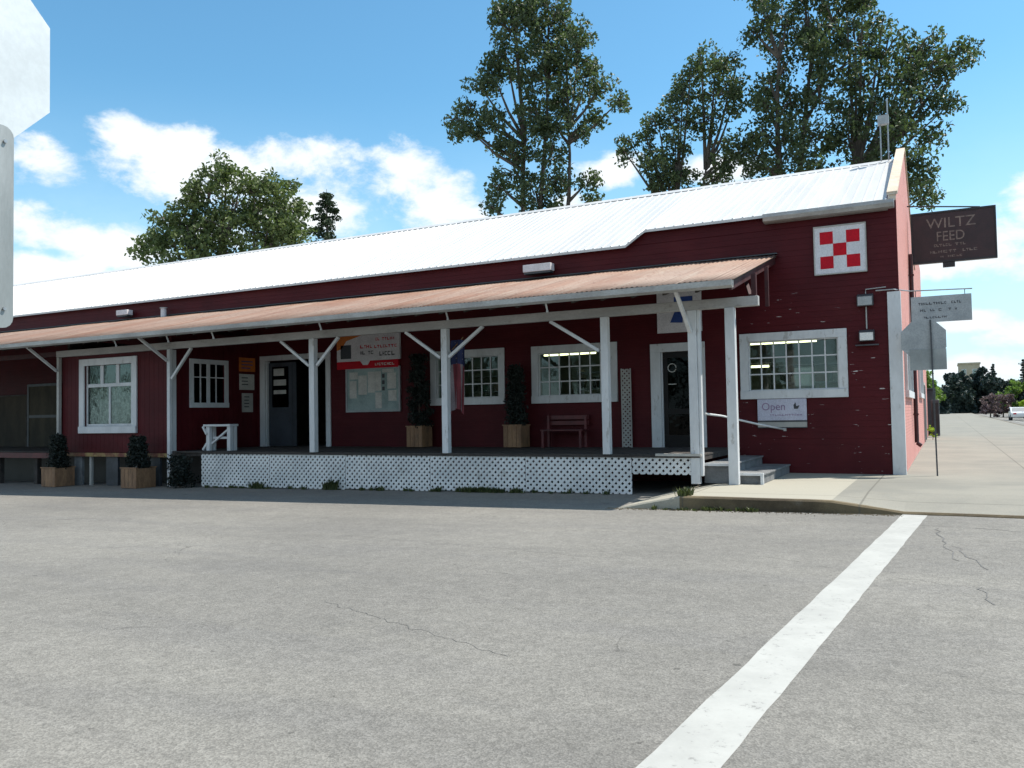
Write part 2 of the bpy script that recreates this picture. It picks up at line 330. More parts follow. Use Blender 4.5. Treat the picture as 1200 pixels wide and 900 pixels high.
wear(M['white']); wear(M['beam'],.5,.58,.66,(.20,.18,.16),(.5,1,1)); wear(M['cream'],.4); wear(M['lattice'],.45,.58,.68,(.3,.28,.24),(1,1,1),3); wear(M['wood'],.5,.55,.65,(.10,.07,.045)); wear(M['alu'],.10,.5,.7,(.4,.42,.42),(1,1,1),3); wear(M['alu2'],.25,.5,.7,(.2,.2,.19),(1,1,.3),3)
# ------------------------------------------------------------------ ground & pavement
def gz(x): return -.16+.013*max(-45,min(0,x))
def grid(xs,ys,zf):
    mb=MB(); v=[(x,y,zf(x,y)) for y in ys for x in xs]; n=len(xs)
    mb.add(v,[(j*n+i,j*n+i+1,(j+1)*n+i+1,(j+1)*n+i) for j in range(len(ys)-1) for i in range(n-1)]); return mb
g=grid([-1500,-400,-100,-45,-30,-20,-10,-5,0,5,10,50,200,1500],[-300,-50,-10,0,5,10,15,20,30,60,120,300,1000,2500],lambda x,y:gz(x))
struct(obj('road',g,M['asphalt'],fix=False))
# sidewalk as a raised sheet with its kerb face and ramp ends
def walk_z(x,y):
    top=0.0
    if x>-1.6: # dropped kerb at the corner
        t=min(1,(x+1.6)/1.0); d=max(0,min(1,(15.2-y)/1.6)); top-= .13*t*d
    if x<-3.95:
        t=min(1,(-3.95-x)/1.05); top = top*(1-t)+(gz(x)+.012)*t
    return top
xs=[-5.0,-4.7,-4.4,-4.15,-3.95,-3.5,-3,-2.5,-2,-1.6,-1.35,-1.1,-.85,-.6,0,.8,2,3.4,4.8]
ys=[13.55,13.8,14.1,14.5,14.9,15.2,16,17,18,19.3,22,30,45,80,160,320,700]
mb=MB(); n=len(xs)
V=[]
for j,y in enumerate(ys):
    for i,x in enumerate(xs):
        yy=y
        if j==0: yy=13.55+.02*math.sin(x*5.3)+(.0 if x>-3.9 else (-3.95-x)*.0)
        V.append((x,yy,walk_z(x,y)))
F=[(j*n+i,j*n+i+1,(j+1)*n+i+1,(j+1)*n+i) for j in range(len(ys)-1) for i in range(n-1) if not (xs[i+1]<=-3.9 and ys[j]>=17)]
mb.add(V,F); struct(obj('sidewalk',mb,M['walk'],fix=False))
kb=MB(); kr=MB()
for i in range(n-1):
    x0,x1=xs[i],xs[i+1]
    y0=13.55+.02*math.sin(x0*5.3); y1=13.55+.02*math.sin(x1*5.3)
    a,b=walk_z(x0,13.55),walk_z(x1,13.55)
    # kerb stone: top a few mm above the slab, worn round nose
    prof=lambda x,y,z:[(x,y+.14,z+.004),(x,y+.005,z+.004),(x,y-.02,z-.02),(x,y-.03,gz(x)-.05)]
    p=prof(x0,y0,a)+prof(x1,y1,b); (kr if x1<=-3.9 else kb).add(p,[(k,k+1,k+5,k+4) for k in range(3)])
for j in range(2,len(ys)-1):   # kerb along the side street
    y0,y1=ys[j],ys[j+1]; z0,z1=walk_z(4.8,y0),walk_z(4.8,y1)
    p=[(4.7,y0,z0+.004),(4.83,y0,z0+.004),(4.86,y0,-.2),(4.7,y1,z1+.004),(4.83,y1,z1+.004),(4.86,y1,-.2)]
    kb.add(p,[(0,1,4,3),(1,2,5,4)])
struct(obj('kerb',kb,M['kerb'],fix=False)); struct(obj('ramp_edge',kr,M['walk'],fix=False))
def ribbon(pts,w,z=.004,jit=0):
    mb=MB(); v=[]
    for i,(x,y) in enumerate(pts):
        a=pts[max(0,i-1)]; b=pts[min(len(pts)-1,i+1)]; d=Vector((b[0]-a[0],b[1]-a[1])).normalized(); nx,ny=-d.y,d.x
        ww=w/2*(1+random.uniform(-jit,jit)); w2=w/2*(1+random.uniform(-jit,jit))
        v+= [(x+nx*ww,y+ny*ww,gz(x)+z),(x-nx*w2,y-ny*w2,gz(x)+z)]
    mb.add(v,[(2*i,2*i+1,2*i+3,2*i+2) for i in range(len(pts)-1)]); return mb
k=60; pts=[(-1.20+.77*(t/k)+.0, -2+ (13.62+2)*t/k) for t in range(k+1)]
def stop_x(y): return -1.10+ (y-3.66)*.0655
pts=[(stop_x(y),y) for y in [-2+15.7*t/k for t in range(k+1)]]
struct(obj('road_edge_line',ribbon(pts,.325,.004,.035),M['line'],fix=False))
for i in range(14):
    y0=40+i*12
    struct(obj('road_lane_dash',ribbon([(8.0,y0),(8.0,y0+3.5)],.16,.005),M['line'],fix=False))
struct(obj('road_lane_line',ribbon([(6.2,30),(6.2,400)],.1,.005),M['line'],fix=False))
def crack(a,b,n,amp,w):
    pts=[]
    for i in range(n+1):
        t=i/n; pts.append((a[0]+(b[0]-a[0])*t+random.uniform(-amp,amp),a[1]+(b[1]-a[1])*t+random.uniform(-amp,amp)))
    return ribbon(pts,w,.003,.6)
m_cr=mat('crack_filler',(.10,.098,.094),(.14,.137,.13),3,.9)
for a,b,n_,amp,w in [((-4.9,5.8),(-2.6,4.9),40,.03,.005),((-.15,12.1),(.05,9.6),16,.05,.014),((.02,10.6),(.35,9.2),8,.05,.012),((-.6,12.4),(3.5,11.6),22,.04,.014),
                     ((-7.6,9.4),(-3.2,8.7),26,.04,.006),((.2,8.3),(.28,7.6),8,.03,.012)]:
    struct(obj('pavement_crack',crack(a,b,n_,amp,w),m_cr,fix=False))
# dark new patch along the front of the porch
lawn=MB(); lawn.box(16,60,30,400,-.3,-.10); struct(obj('verge_grass',lawn,M['grass']))
lawn=MB(); lawn.box(-90,-1.5,48,300,-.9,-.08); struct(obj('back_lot_grass',lawn,M['grass']))

# ------------------------------------------------------------------ the store
B=thing('store_building',(-16,19.3,0),'long dark red feed store with white metal roof and rusty covered porch','building')
WY=19.33; XR=-.952; XL=-44.0
def top_z(x): 
    if x<=-6.8: return 5.47
    if x>=-6.3: return 5.79
    return 5.47+(x+6.8)/.5*.32
# openings in the front wall (x0,x1,z0,z1)
OP=[(-3.96,-2.04,1.84,2.96),(-9.27,-7.30,1.86,2.96),(-12.37,-10.43,1.87,2.98),(-6.02,-5.22,.55,2.83),(-18.62,-16.22,.55,3.18)]
def wall_pieces(x0,x1,z0,z1,ops):
    zs=sorted({z0,z1,*[o[2] for o in ops],*[o[3] for o in ops]}); out=[]
    for a,b in zip(zs,zs[1:]):
        if a<z0 or b>z1: continue
        cur=x0
        for o in sorted(ops):
            if o[2]<=a+1e-6 and o[3]>=b-1e-6 and o[0]<x1:
                if o[0]>cur: out.append((cur,o[0],a,b))
                cur=o[1]
        if cur<x1: out.append((cur,x1,a,b))
    return out
w=MB()
for a,b,c,d in wall_pieces(XL,XR,-.7,5.47,OP): w.box(a,b,WY,WY+.15,c,d)
w.prism([(-6.8,5.47),(XR,5.47),(XR,5.79),(-6.3,5.79)],'y',WY,WY+.15)
front=obj('front_wall',w,M['siding'],B)
# lap siding as real boards
sd=MB(); h=.127; z=-.0
random.seed(3)
while z<5.78:
    z1=min(z+h,5.79)
    cuts=[o for o in OP if o[2]<z1-.02 and o[3]>z+.02]
    cur=XL if z<5.40 else -6.8+max(0,(z1-5.47))/.32*.5
    if z1>5.47 and z<5.47: z1=5.47
    segs=[]
    for o in sorted(cuts):
        segs.append((cur,o[0])); cur=o[1]
    segs.append((cur,-.802))
    for a,b in segs:
        x=a
        while x<b-1e-3:
            e=min(b,x+random.uniform(3.2,4.9)); 
            if b-e<.5: e=b
            o_=random.uniform(-.0015,.0015)
            sd.add([(x+.001,WY-.002,z),(e-.001,WY-.002,z),(e-.001,WY-.013+o_,z+.001),(x+.001,WY-.013+o_,z+.001),(x+.001,WY-.002,z1),(e-.001,WY-.002,z1),(e-.001,WY-.006+o_,z1+.004),(x+.001,WY-.006+o_,z1+.004)],
                   [(3,2,6,7),(0,1,2,3),(0,3,7,4),(1,5,6,2),(4,7,6,5)])
            x=e
    z=z1 if z1==5.47 else z+h
    if z1>=5.785: break
obj('siding',sd,M['siding'],B)
# side wall with gable parapet (faces the side street)
YB=30.7
sidepoly=[(WY,-.3),(45,-.3),(45,4.5),(40,4.5),(40,7.3),(31.5,7.3),(31.5,6.2),(30.9,6.0),(25.2,8.38),(24.8,8.38),(WY,5.93)]
sw=MB(); wins=[(20.9,24.3,1.8,2.85),(31.5,35.5,1.9,3.3),(37.2,39.2,.1,2.3)]
sw.prism(sidepoly,'x',-.95,-.80)
obj('side_wall',sw,M['pink'],B)
cp=MB()
for a,b in (((WY-.02,5.93),(24.8,8.38)),((24.8,8.38),(25.2,8.38)),((25.2,8.38),(30.9,6.0))):
    cp.prism([a,b,(b[0],b[1]+.07),(a[0],a[1]+.07)],'x',-.975,-.765)
# tan, unpainted brick face of the parapet end
cp.prism([(WY-.02,5.81),(WY-.001,5.81),(WY-.001,5.925),(WY-.02,5.925)],'x',-.95,-.80)
obj('coping',cp,M['tan'],B)
cb=MB(); cb.box(-1.03,-.775,WY-.06,WY-.0175,0,3.86); cb.box(-.797,-.775,WY-.017,WY+.14,0,3.86); obj('corner_board',cb,M['white'],B)
# trims on side wall windows
for (a,b,c,d) in wins[:2]:
    f=MB()
    f.box(-.798,-.74,a-.16,b+.16,d,d+.16); f.box(-.798,-.72,a-.2,b+.2,c-.16,c); f.box(-.798,-.74,a-.16,a,c,d); f.box(-.798,-.74,b,b+.16,c,d)
    for k in range(1,4): f.box(-.79,-.76,a+(b-a)*k/4-.02,a+(b-a)*k/4+.02,c,d)
    wo=obj('window',f,M['white'],B); p=MB(); p.box(-.795,-.785,a,b,c,d); obj('pane',p,M['skyglass'],wo)
f=MB(); a,b,c,d=wins[2]; f.box(-.798,-.76,a-.1,b+.1,c,d+.12); dd=obj('side_door',f,M['cream'],B); p=MB(); p.box(-.76,-.74,a,b,c,d); obj('door_leaf',p,M['darkgrey'],dd)
dp=MB(); dp.tube([(-.73,25.2,.45),(-.73,25.2,5.6)],.055,8); dp.tube([(-.73,25.2,.45),(-.62,25.2,.36)],.055,8)
for z in (1.2,3.4,5.0): dp.box(-.80,-.66,25.13,25.27,z,z+.04)
obj('downspout',dp,M['darkred'],B)
# rear and left walls, behind everything
rw=MB(); rw.box(XL,XR-.01,YB,YB+.15,-.7,5.7); rw.box(XL,XL+.15,WY+.15,YB,-.7,5.47); rw.box(-12,-.96,31.0,44.9,-.4,4.3)
rw.prism([(WY,5.47),(25,8.1),(YB,5.47)],'x',XL,XL+.14); obj('rear_wall',rw,M['siding'],B)
# white metal roof: ribbed sheets, eave follows the stepped wall top
def roof_sheet(yE,side):
    mb=MB(); P=[]
    x=XL-.3; pitch=.229
    prof=[(0,0),(.012,.02),(.037,.02),(.049,0)]
    while x<-.955:
        for dx,dz in prof: 
            if x+dx<-.955: P.append((x+dx,dz))
        P.append((min(x+.14,-.955),.0))
        if x<-6.8<x+pitch: P.append((-6.8,0))
        x+=pitch
    P=sorted(set(P)); P.append((-.955,0))
    v=[]
    for X,dz in P:
        ze=top_z(X)-.02 if side>0 else 5.62
        v+=[(X,yE,ze+dz+.02),(X,25.0,8.17+dz+.02),(X,yE,ze-.04),(X,25.0,8.13)]
    n=len(P)
    for i in range(n-1):
        a,b=4*i,4*(i+1)
        mb.f+= [(a,b,b+1,a+1),(a+2,a+3,b+3,b+2),(a,a+2,b+2,b)]; mb.m+=[0,0,0]
    mb.f+=[(0,1,3,2),(4*n-4,4*n-2,4*n-1,4*n-3)]; mb.m+=[0,0]; mb.v=v
    return mb
obj('roof',roof_sheet(19.17,1),M['wroof'],B,fix=False)
obj('rear_roof_slope',roof_sheet(30.85,-1),M['wroof'],B,fix=False)
rc=MB(); rc.prism([(24.8,8.12),(25,8.24),(25.2,8.12),(25,8.15)],'x',XL-.3,-.955); obj('ridge_cap',rc,M['wroof'],B)
gt=MB(); gt.prism([(19.16,5.78),(19.02,5.78),(19.0,5.70),(19.04,5.62),(19.14,5.60),(19.16,5.64)],'x',-3.5,-.83); gt.box(-3.5,-.96,19.165,19.30,5.60,5.72); obj('roof_gutter',gt,M['gutter'],B)
# porch roof: rusty corrugated sheet on boards and rafters
EY,EZ=14.80,3.71; TY,TZ=19.31,4.87
XPR=-3.23
def pr_z(y): return EZ+(TZ-EZ)*(y-EY)/(TY-EY)
pr=MB(); xs_=[]; x=XL
while x<XPR: xs_.append(x); x+=.0167
v=[]
yy=[EY-.05,16.3,17.8,TY-.02]
random.seed(11)
for i,X in enumerate(xs_):
    dz=.011*math.cos(i*2*math.pi/6)
    sheet=int((X+100)/.66); rnd=random.Random(sheet); off=rnd.uniform(-.012,.012); e=rnd.uniform(-.05,.03)
    for k,y in enumerate(yy):
        Y=y+(e if k==0 else 0); sag=-.02*math.sin((X+3)*.35)
        v.append((X,Y,pr_z(Y)+dz+off*.5+.022+sag*.5))
n4=len(yy)
pr.add(v,[(i*n4+k,(i+1)*n4+k,(i+1)*n4+k+1,i*n4+k+1) for i in range(len(xs_)-1) for k in range(n4-1)])
o=obj('porch_roof',pr,M['rust'],B,smooth=True,fix=False)
s=o.modifiers.new('thick','SOLIDIFY'); s.thickness=.004; s.offset=-1
db=MB(); db.add([(XL,EY+.02,pr_z(EY+.02)-.012),(XPR-.05,EY+.02,pr_z(EY+.02)-.012),(XPR-.05,TY,TZ-.012),(XL,TY,TZ-.012),(XL,EY+.02,pr_z(EY+.02)-.032),(XPR-.05,EY+.02,pr_z(EY+.02)-.032),(XPR-.05,TY,TZ-.032),(XL,TY,TZ-.032)],
   [(0,1,2,3),(7,6,5,4),(0,4,5,1),(1,5,6,2),(2,6,7,3),(3,7,4,0)]); obj('roof_boards',db,M['darkwood'],B)
x=XPR-.1
while x>-36:
    r_=MB(); r_.bar((x,EY+.06,pr_z(EY+.06)-.11),(x,TY-.0,TZ-.11),.05,.14); obj('rafter',r_,M['darkred'] if x>-3.6 else M['darkwood'],B); x-=.61
pg=MB(); pg.prism([(EY-.02,3.70),(EY-.03,3.58),(EY-.10,3.56),(EY-.17,3.60),(EY-.18,3.70),(EY-.165,3.70),(EY-.15,3.61),(EY-.1,3.58),(EY-.05,3.595),(EY-.04,3.70)],'x',XL,XPR-.02); obj('porch_gutter',pg,M['gutter'],B)
for X in (-19.6,-17.6,-16.0,-12.6,-9.2,-6.9):
    q=MB(); q.tube([(X,EY-.04,3.58),(X,EY+.03,3.44)],.02,6); q.ico((X,EY+.03,3.42),.03,.03,.03,n=6,m=4); obj('gutter_hanger',q,M['gutter'],B)
fl=MB(); fl.box(XL,XPR-.02,TY-.09,TY-.001,TZ+.03,TZ+.055); obj('wall_flashing',fl,M['darkgrey'],B)
# beam
bm_=MB(); bm_.box(-23.78,-3.06,15.93,16.07,3.37,3.555); obj('porch_beam',bm_,M['beam'],B,bevel=.008)
bm_=MB(); bm_.box(-44,-23.79,15.95,16.05,3.40,3.54); obj('porch_beam',bm_,M['darkred'],B)
q=MB(); q.bar((-3.14,16,3.56),(-3.14,16,3.98),.09,.09); q.bar((-3.14,17.3,3.5),(-3.14,17.3,4.3),.07,.07); q.bar((-3.25,16.2,3.6),(-3.5,16.9,4.1),.06); obj('rake_strut',q,M['darkred'],B)
ZD=.56
posts=[(-3.60,.185,0.0),(-4.33,.17,.0),(-6.15,.155,ZD),(-10.0,.155,ZD),(-13.85,.16,ZD)]
for X,wd,zb in posts:
    q=MB(); q.box(X-wd/2,X+wd/2,15.925,16.075,zb,3.368); 
    if X==-4.33: q.box(X+wd/2+.002,X+wd/2+.06,15.97,16.09,.15,3.368)
    obj('porch_post',q,M['white'],B,bevel=.01)
q=MB(); q.box(-19.0,-18.89,15.95,16.05,gz(-19)-.0,3.368); obj('porch_post',q,M['white'],B,bevel=.008)
q=MB(); q.box(-23.78,-23.68,15.95,16.05,gz(-24),3.368); obj('porch_post',q,M['cream'],B,bevel=.008)
for X in (-27.6,-31.4):
    q=MB(); q.box(X-.07,X+.07,15.93,16.07,gz(X),3.38); obj('porch_post',q,M['darkred'],B)
def brace(x0,z0,x1,z1,y0=16.0,y1=16.0):
    q=MB(); q.bar((x0,y0,z0),(x1,y1,z1),.065,.065,up=(0,1,0)); obj('brace',q,M['white'],B)
brace(-7.38,3.36,-6.28,2.68); brace(-11.08,3.36,-10.13,2.72); brace(-9.91,2.72,-9.02,3.36)
brace(-14.9,3.36,-13.97,2.7); brace(-13.73,2.7,-13.05,3.36); brace(-18.86,2.55,-18.1,3.36)
brace(-4.36,2.95,-4.36,3.66,15.92,14.95); brace(-23.73,2.95,-23.73,3.66,15.92,14.95); brace(-18.95,3.05,-18.95,3.66,15.92,14.95)
# deck
dk=MB(); random.seed(5); y=16.0; 
dk.box(-18.94,-4.26,16.03,19.31,.44,.53)
dk.box(-44,-23.8,16.03,19.31,.40,.50)
obj('deck_frame',dk,M['darkwood'],B)
x=-4.25
db=MB()
while x>-18.8:
    db.box(x-.135,x,15.96,19.31,.531,ZD+random.uniform(-.004,.004)); x-=.14
x=-23.81
while x>-40: db.box(x-.135,x,15.96,19.31,.501,.53+random.uniform(-.004,.004)); x-=.14
obj('deck',db,M['deck'],B)
db=MB(); db.box(-44,-23.82,15.93,15.955,.33,.49); obj('deck_edge_board',db,M['bench'],B)
for X in (-25.0,-26.9,-29.3,-32):
    q=MB(); q.box(X-.07,X+.07,16.1,16.24,gz(X),.399); obj('deck_pier',q,M['darkwood'],B)
# lattice skirt: real crossing strips, clipped to each panel
def clip(poly,ax,val,keep):
    out=[]
    for i in range(len(poly)):
        a=poly[i]; b=poly[(i+1)%len(poly)]; ia=(a[ax]-val)*keep>=0; ib=(b[ax]-val)*keep>=0
        if ia: out.append(a)
        if ia!=ib:
            t=(val-a[ax])/(b[ax]-a[ax]); out.append((a[0]+(b[0]-a[0])*t,a[1]+(b[1]-a[1])*t))
    return out
def lattice(x0,x1,z0,z1,y,parent,m,pitch=.142,wd=.057,name='lattice_panel',rim=.0):
    mb=MB(); H=z1-z0; hw=wd/2*math.sqrt(2)
    for d in (1,-1):
        c=x0-H-1 if d>0 else x0-1
        c=math.floor(c/pitch)*pitch
        while c<x1+H+1:
            zt,zb=z1,z0
            xb=c; xt=c+d*H
            poly=[(xb-hw,zb),(xb+hw,zb),(xt+hw,zt),(xt-hw,zt)]
            for ax,val,kp in ((0,x0,1),(0,x1,-1)):
                if poly: poly=clip(poly,ax,val,kp)
            if len(poly)>=3:
                yy=y if d>0 else y+.0085
                mb.prism(poly,'y',yy,yy+.007)
            c+=pitch
    if rim:
        for a,b,c_,d_ in ((x0,x1,z1,z1+rim),):
            mb.box(a,b,y-.012,y+.016,c_,d_)
    return obj(name,mb,m,parent)
x=-17.68; SK=thing('lattice_skirt',(-11,15.97,-.3),'white diagonal lattice skirt under the front edge of the porch deck','lattice')
while x<-5.75:
    e=min(x+2.42,-5.62); lattice(x+.004,e-.004,gz((x+e)/2)+.01,.50,15.945,SK,M['lattice']); x=e
lattice(-5.612,-4.24,.17,.50,15.945,SK,M['lattice'])
q=MB(); q.box(-17.7,-4.24,15.92,15.958,.505,.535); obj('top_rail',q,M['darkwood'],SK)
q=MB(); q.box(-5.1,-4.2,15.86,15.955,.537,.585); obj('cap_board',q,M['cream'],SK)
for X in (-16.2,-14.4,-12.6,-10.8,-9,-7.2):
    q=MB(); q.box(X-.07,X+.07,16.2,16.34,gz(X),.439); obj('deck_pier',q,M['darkwood'],B)
# steps off the right end of the deck
ST=thing('porch_steps',(-3.7,17.5,0),'grey steps with white side edges at the right end of the porch','steps')
for i,(a,b,zt) in enumerate(((-4.23,-3.70,.385),(-3.695,-3.12,.20))):
    q=MB(); q.box(a,b,16.22,19.25,0.0,zt-.035); obj('riser_block',q,M['concrete'],ST,bevel=.008)
    q=MB(); q.box(a-.005,b+.03,16.19,19.25,zt-.034,zt); obj('tread',q,M['concrete'],ST,bevel=.008)
q=MB(); q.box(-4.23,-3.66,16.13,16.185,.34,.395); q.box(-3.715,-3.66,16.13,16.185,.0,.338); q.box(-3.655,-3.09,16.13,16.185,.165,.215); q.box(-3.145,-3.09,16.13,16.185,.0,.163); obj('side_edging',q,M['white'],ST)
HR=thing('stair_handrail',(-4.1,17.9,.5),'thin white handrail sloping down beside the porch steps','handrail')
q=MB(); q.tube([(-4.2,16.3,1.35),(-4.1,17.2,1.30),(-3.55,18.2,1.10),(-3.2,19.0,.98)],.022,8); obj('rail',q,M['white'],HR,smooth=True)
q=MB(); q.tube([(-3.2,19.0,.98),(-3.2,19.3,.98)],.02,6); q.box(-3.23,-3.17,19.29,19.315,.93,1.03); obj('wall_bracket',q,M['white'],HR)

# ------------------------------------------------------------------ windows and doors in the front wall
def window(op,cols,rows,tr=.185,y=WY,label=None):
    a,b,c,d=op; f=MB(); Y0=y-.055; Y1=y-.0175
    f.box(a-tr,b+tr,Y0,Y1,d,d+tr); f.box(a-tr,a,Y0,Y1,c,d); f.box(b,b+tr,Y0,Y1,c,d); f.box(a-tr,b+tr,Y0-.03,Y1,c-tr,c)
    # jamb liners
    f.box(a+.0005,a+.025,Y1+.001,y+.14,c+.001,d-.001); f.box(b-.025,b-.0005,Y1+.001,y+.14,c+.001,d-.001); f.box(a+.026,b-.026,Y1+.001,y+.14,c+.0005,c+.025); f.box(a+.026,b-.026,Y1+.001,y+.14,d-.025,d-.0005)
    wo=obj('window',f,M['white'],B,bevel=.006)
    if label: wo['label']=label
    g=MB()
    for i in range(1,cols): X=a+(b-a)*i/cols; g.box(X-.015,X+.015,y+.035,y+.06,c+.026,d-.026)
    for j in range(1,rows): Z=c+(d-c)*j/rows; g.box(a+.026,b-.026,y+.038,y+.057,Z-.015,Z+.015)
    obj('glazing_bars',g,M['white'],wo)
    p=MB(); p.box(a+.026,b-.026,y+.062,y+.068,c+.026,d-.026); obj('pane',p,M['glass'],wo)
    return wo
window(OP[0],7,3); window(OP[1],7,3); window(OP[2],7,3)
# glazed dark door on the right
a,b,c,d=OP[3]; f=MB(); f.box(a-.25,b+.27,WY-.055,WY-.0175,d,d+.2); f.box(a-.25,a,WY-.055,WY-.0175,c,d); f.box(b,b+.27,WY-.055,WY-.0175,c,d)
f.box(a+.0005,a+.03,WY-.017,WY+.14,c,d-.001); f.box(b-.03,b-.0005,WY-.017,WY+.14,c,d-.001); dr=obj('door_frame',f,M['white'],B,bevel=.006)
f=MB(); a2,b2=a+.031,b-.031
f.box(a2,b2,WY+.05,WY+.09,c+.01,c+.3); f.box(a2,b2,WY+.05,WY+.09,d-.14,d-.01); f.box(a2,a2+.11,WY+.05,WY+.09,c+.301,d-.141); f.box(b2-.11,b2,WY+.05,WY+.09,c+.301,d-.141); f.box(a2+.111,b2-.111,WY+.05,WY+.09,1.35,1.47)
dl=obj('door_leaf',f,M['doordark'],dr)
f=MB(); f.box(a2+.111,b2-.111,WY+.066,WY+.072,c+.301,1.349); f.box(a2+.111,b2-.111,WY+.066,WY+.072,1.471,d-.141); p=obj('door_pane',f,M['dglass'],dr)
f=MB(); f.box(-5.87,-5.67,WY+.055,WY+.062,2.05,2.07); f.tube([(-5.77+.1*math.cos(t*.5),WY+.055,2.45+.1*math.sin(t*.5)) for t in range(13)],.012,5); obj('door_sticker',f,M['paper'],dr)
f=MB(); f.tube([(b2-.05,WY+.02,1.4),(b2-.05,WY+.02,1.7)],.014,6); obj('handle',f,M['steel'],dr)
# wide doorway on the left, leaf standing open
a,b,c,d=OP[4]; f=MB(); f.box(a-.2,b+.17,WY-.06,WY-.0175,d,d+.16); f.box(a-.2,a,WY-.06,WY-.0175,c,d); f.box(b,b+.17,WY-.06,WY-.0175,c,d)
f.box(a+.0005,a+.04,WY-.017,WY+.14,c,d-.001); f.box(b-.04,b-.0005,WY-.017,WY+.14,c,d-.001); dw=obj('door_frame',f,M['white'],B,bevel=.006)
f=MB()
# leaf hinged at the left jamb, swung inward about 60 degrees
hx,hy=a+.05,WY+.09; an=R(0); dx,dy=math.cos(an),math.sin(an)
def leafbox(u0,u1,z0,z1,t0=-.02,t1=.02):
    P=[]
    for zz in (z0,z1):
        for u,t in ((u0,t0),(u1,t0),(u1,t1),(u0,t1)): P.append((hx+dx*u-dy*t,hy+dy*u+dx*t,zz))
    return P,[(3,2,1,0),(4,5,6,7),(0,1,5,4),(1,2,6,5),(2,3,7,6),(3,0,4,7)]
for u0,u1,z0,z1 in ((0,.95,.57,1.75),(0,.13,1.751,3.12),(.80,.95,1.751,3.12),(.131,.799,3.0,3.12),(.96,1.1,.57,3.12)): f.add(*leafbox(u0,u1,z0,z1))
lf=obj('door_leaf',f,M['bluegrey'],dw)
f=MB(); f.add(*leafbox(.131,.799,1.752,2.999,-.004,.004)); obj('door_pane',f,M['dglass'],dw)
f=MB()
for k,(u,z,w_,h_) in enumerate(((.2,2.72,.42,.22),(.2,2.42,.50,.18),(.2,2.16,.5,.12))): f.add(*leafbox(u,u+w_,z,z+h_,-.022,-.016))
obj('door_notice',f,M['paper'],dw)

# interior shell
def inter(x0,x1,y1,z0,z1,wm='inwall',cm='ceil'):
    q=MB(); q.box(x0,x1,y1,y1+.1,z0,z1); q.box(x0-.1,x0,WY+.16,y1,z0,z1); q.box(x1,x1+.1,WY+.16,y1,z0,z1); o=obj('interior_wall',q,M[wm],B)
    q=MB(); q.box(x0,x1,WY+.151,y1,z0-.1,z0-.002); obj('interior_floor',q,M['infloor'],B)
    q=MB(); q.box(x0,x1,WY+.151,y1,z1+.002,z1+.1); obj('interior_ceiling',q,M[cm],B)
inter(-15.0,-1.3,25.5,.55,3.45)
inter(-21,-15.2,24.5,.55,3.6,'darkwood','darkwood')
grp='fluorescent lights inside the store'
for (X,Y,ln,lb) in ((-3.65,21.2,1.9,'lit fluorescent tube glowing behind the rightmost window'),(-9.25,21.3,1.6,'lit fluorescent tube at the upper left of the middle window'),(-8.2,23.8,1.1,'short lit fluorescent tube deep inside behind the middle window'),(-4.35,22.6,.6,'small yellow lit tube low behind the right window left edge')):
    zc=3.05 if X!=-4.35 else 2.55
    if X==-8.2: zc=2.95
    T=thing('fluorescent_light',(X,Y,zc),lb,'lamp',grp)
    q=MB(); q.box(X-ln/2,X+ln/2,Y-.06,Y+.06,zc+.04,zc+.11); obj('housing',q,M['swhite'],T)
    q=MB(); q.tube([(X-ln/2+.02,Y,zc+.01),(X+ln/2-.02,Y,zc+.01)],.028,8); obj('tube',q,M['tube'],T)
    q=MB(); q.tube([(X,Y,zc+.11),(X,Y,3.45)],.01,5); obj('hanger',q,M['steel'],T)
# shelving and goods inside
random.seed(21)
goods=[mat('goods_%s'%n,c,None,5,.6) for n,c in (('green',(.10,.22,.15)),('white',(.5,.52,.5)),('black',(.03,.03,.03)),('straw',(.35,.33,.16)),('pale_blue',(.22,.3,.33)),('rust',(.22,.09,.05)))]
for X,lb in ((-2.9,'grey store shelving seen through the rightmost window'),(-7.9,'grey store shelving seen through the middle window'),(-11.2,'dark store shelving seen through the window behind the flag')):
    Y=21.0 if X!=-2.9 else 21.6
    T=thing('store_shelf',(X,Y,.55),lb,'shelf','shelving inside the store')
    q=MB()
    for dx_ in (-1.0,0,1.0): q.box(X+dx_-.02,X+dx_+.02,Y,Y+.4,.55,2.6)
    for z in (.7,1.15,1.6,2.05,2.5): q.box(X-1,X+1,Y+.001,Y+.399,z,z+.03)
    obj('shelf_frame',q,M['steel'],T)
    for z in (1.19,1.64,2.09):
        x=X-.95
        while x<X+.85:
            w_=random.uniform(.08,.26); h_=random.uniform(.14,.34); q=MB(); q.box(x,x+w_-.01,Y+.03,Y+.3,z,z+h_)
            if abs(x-X)>.03 and abs(x+w_-X)>.03 and not (x<X<x+w_): obj('packed_goods',q,random.choice(goods),T)
            x+=w_+random.choice((0,.0,.08))
q=MB(); q.box(-2.98,-2.56,WY+.072,WY+.078,1.93,2.33); N_=tag(obj('window_notice',q,M['paper']),'small pale notice taped inside the rightmost window at lower right','notice')
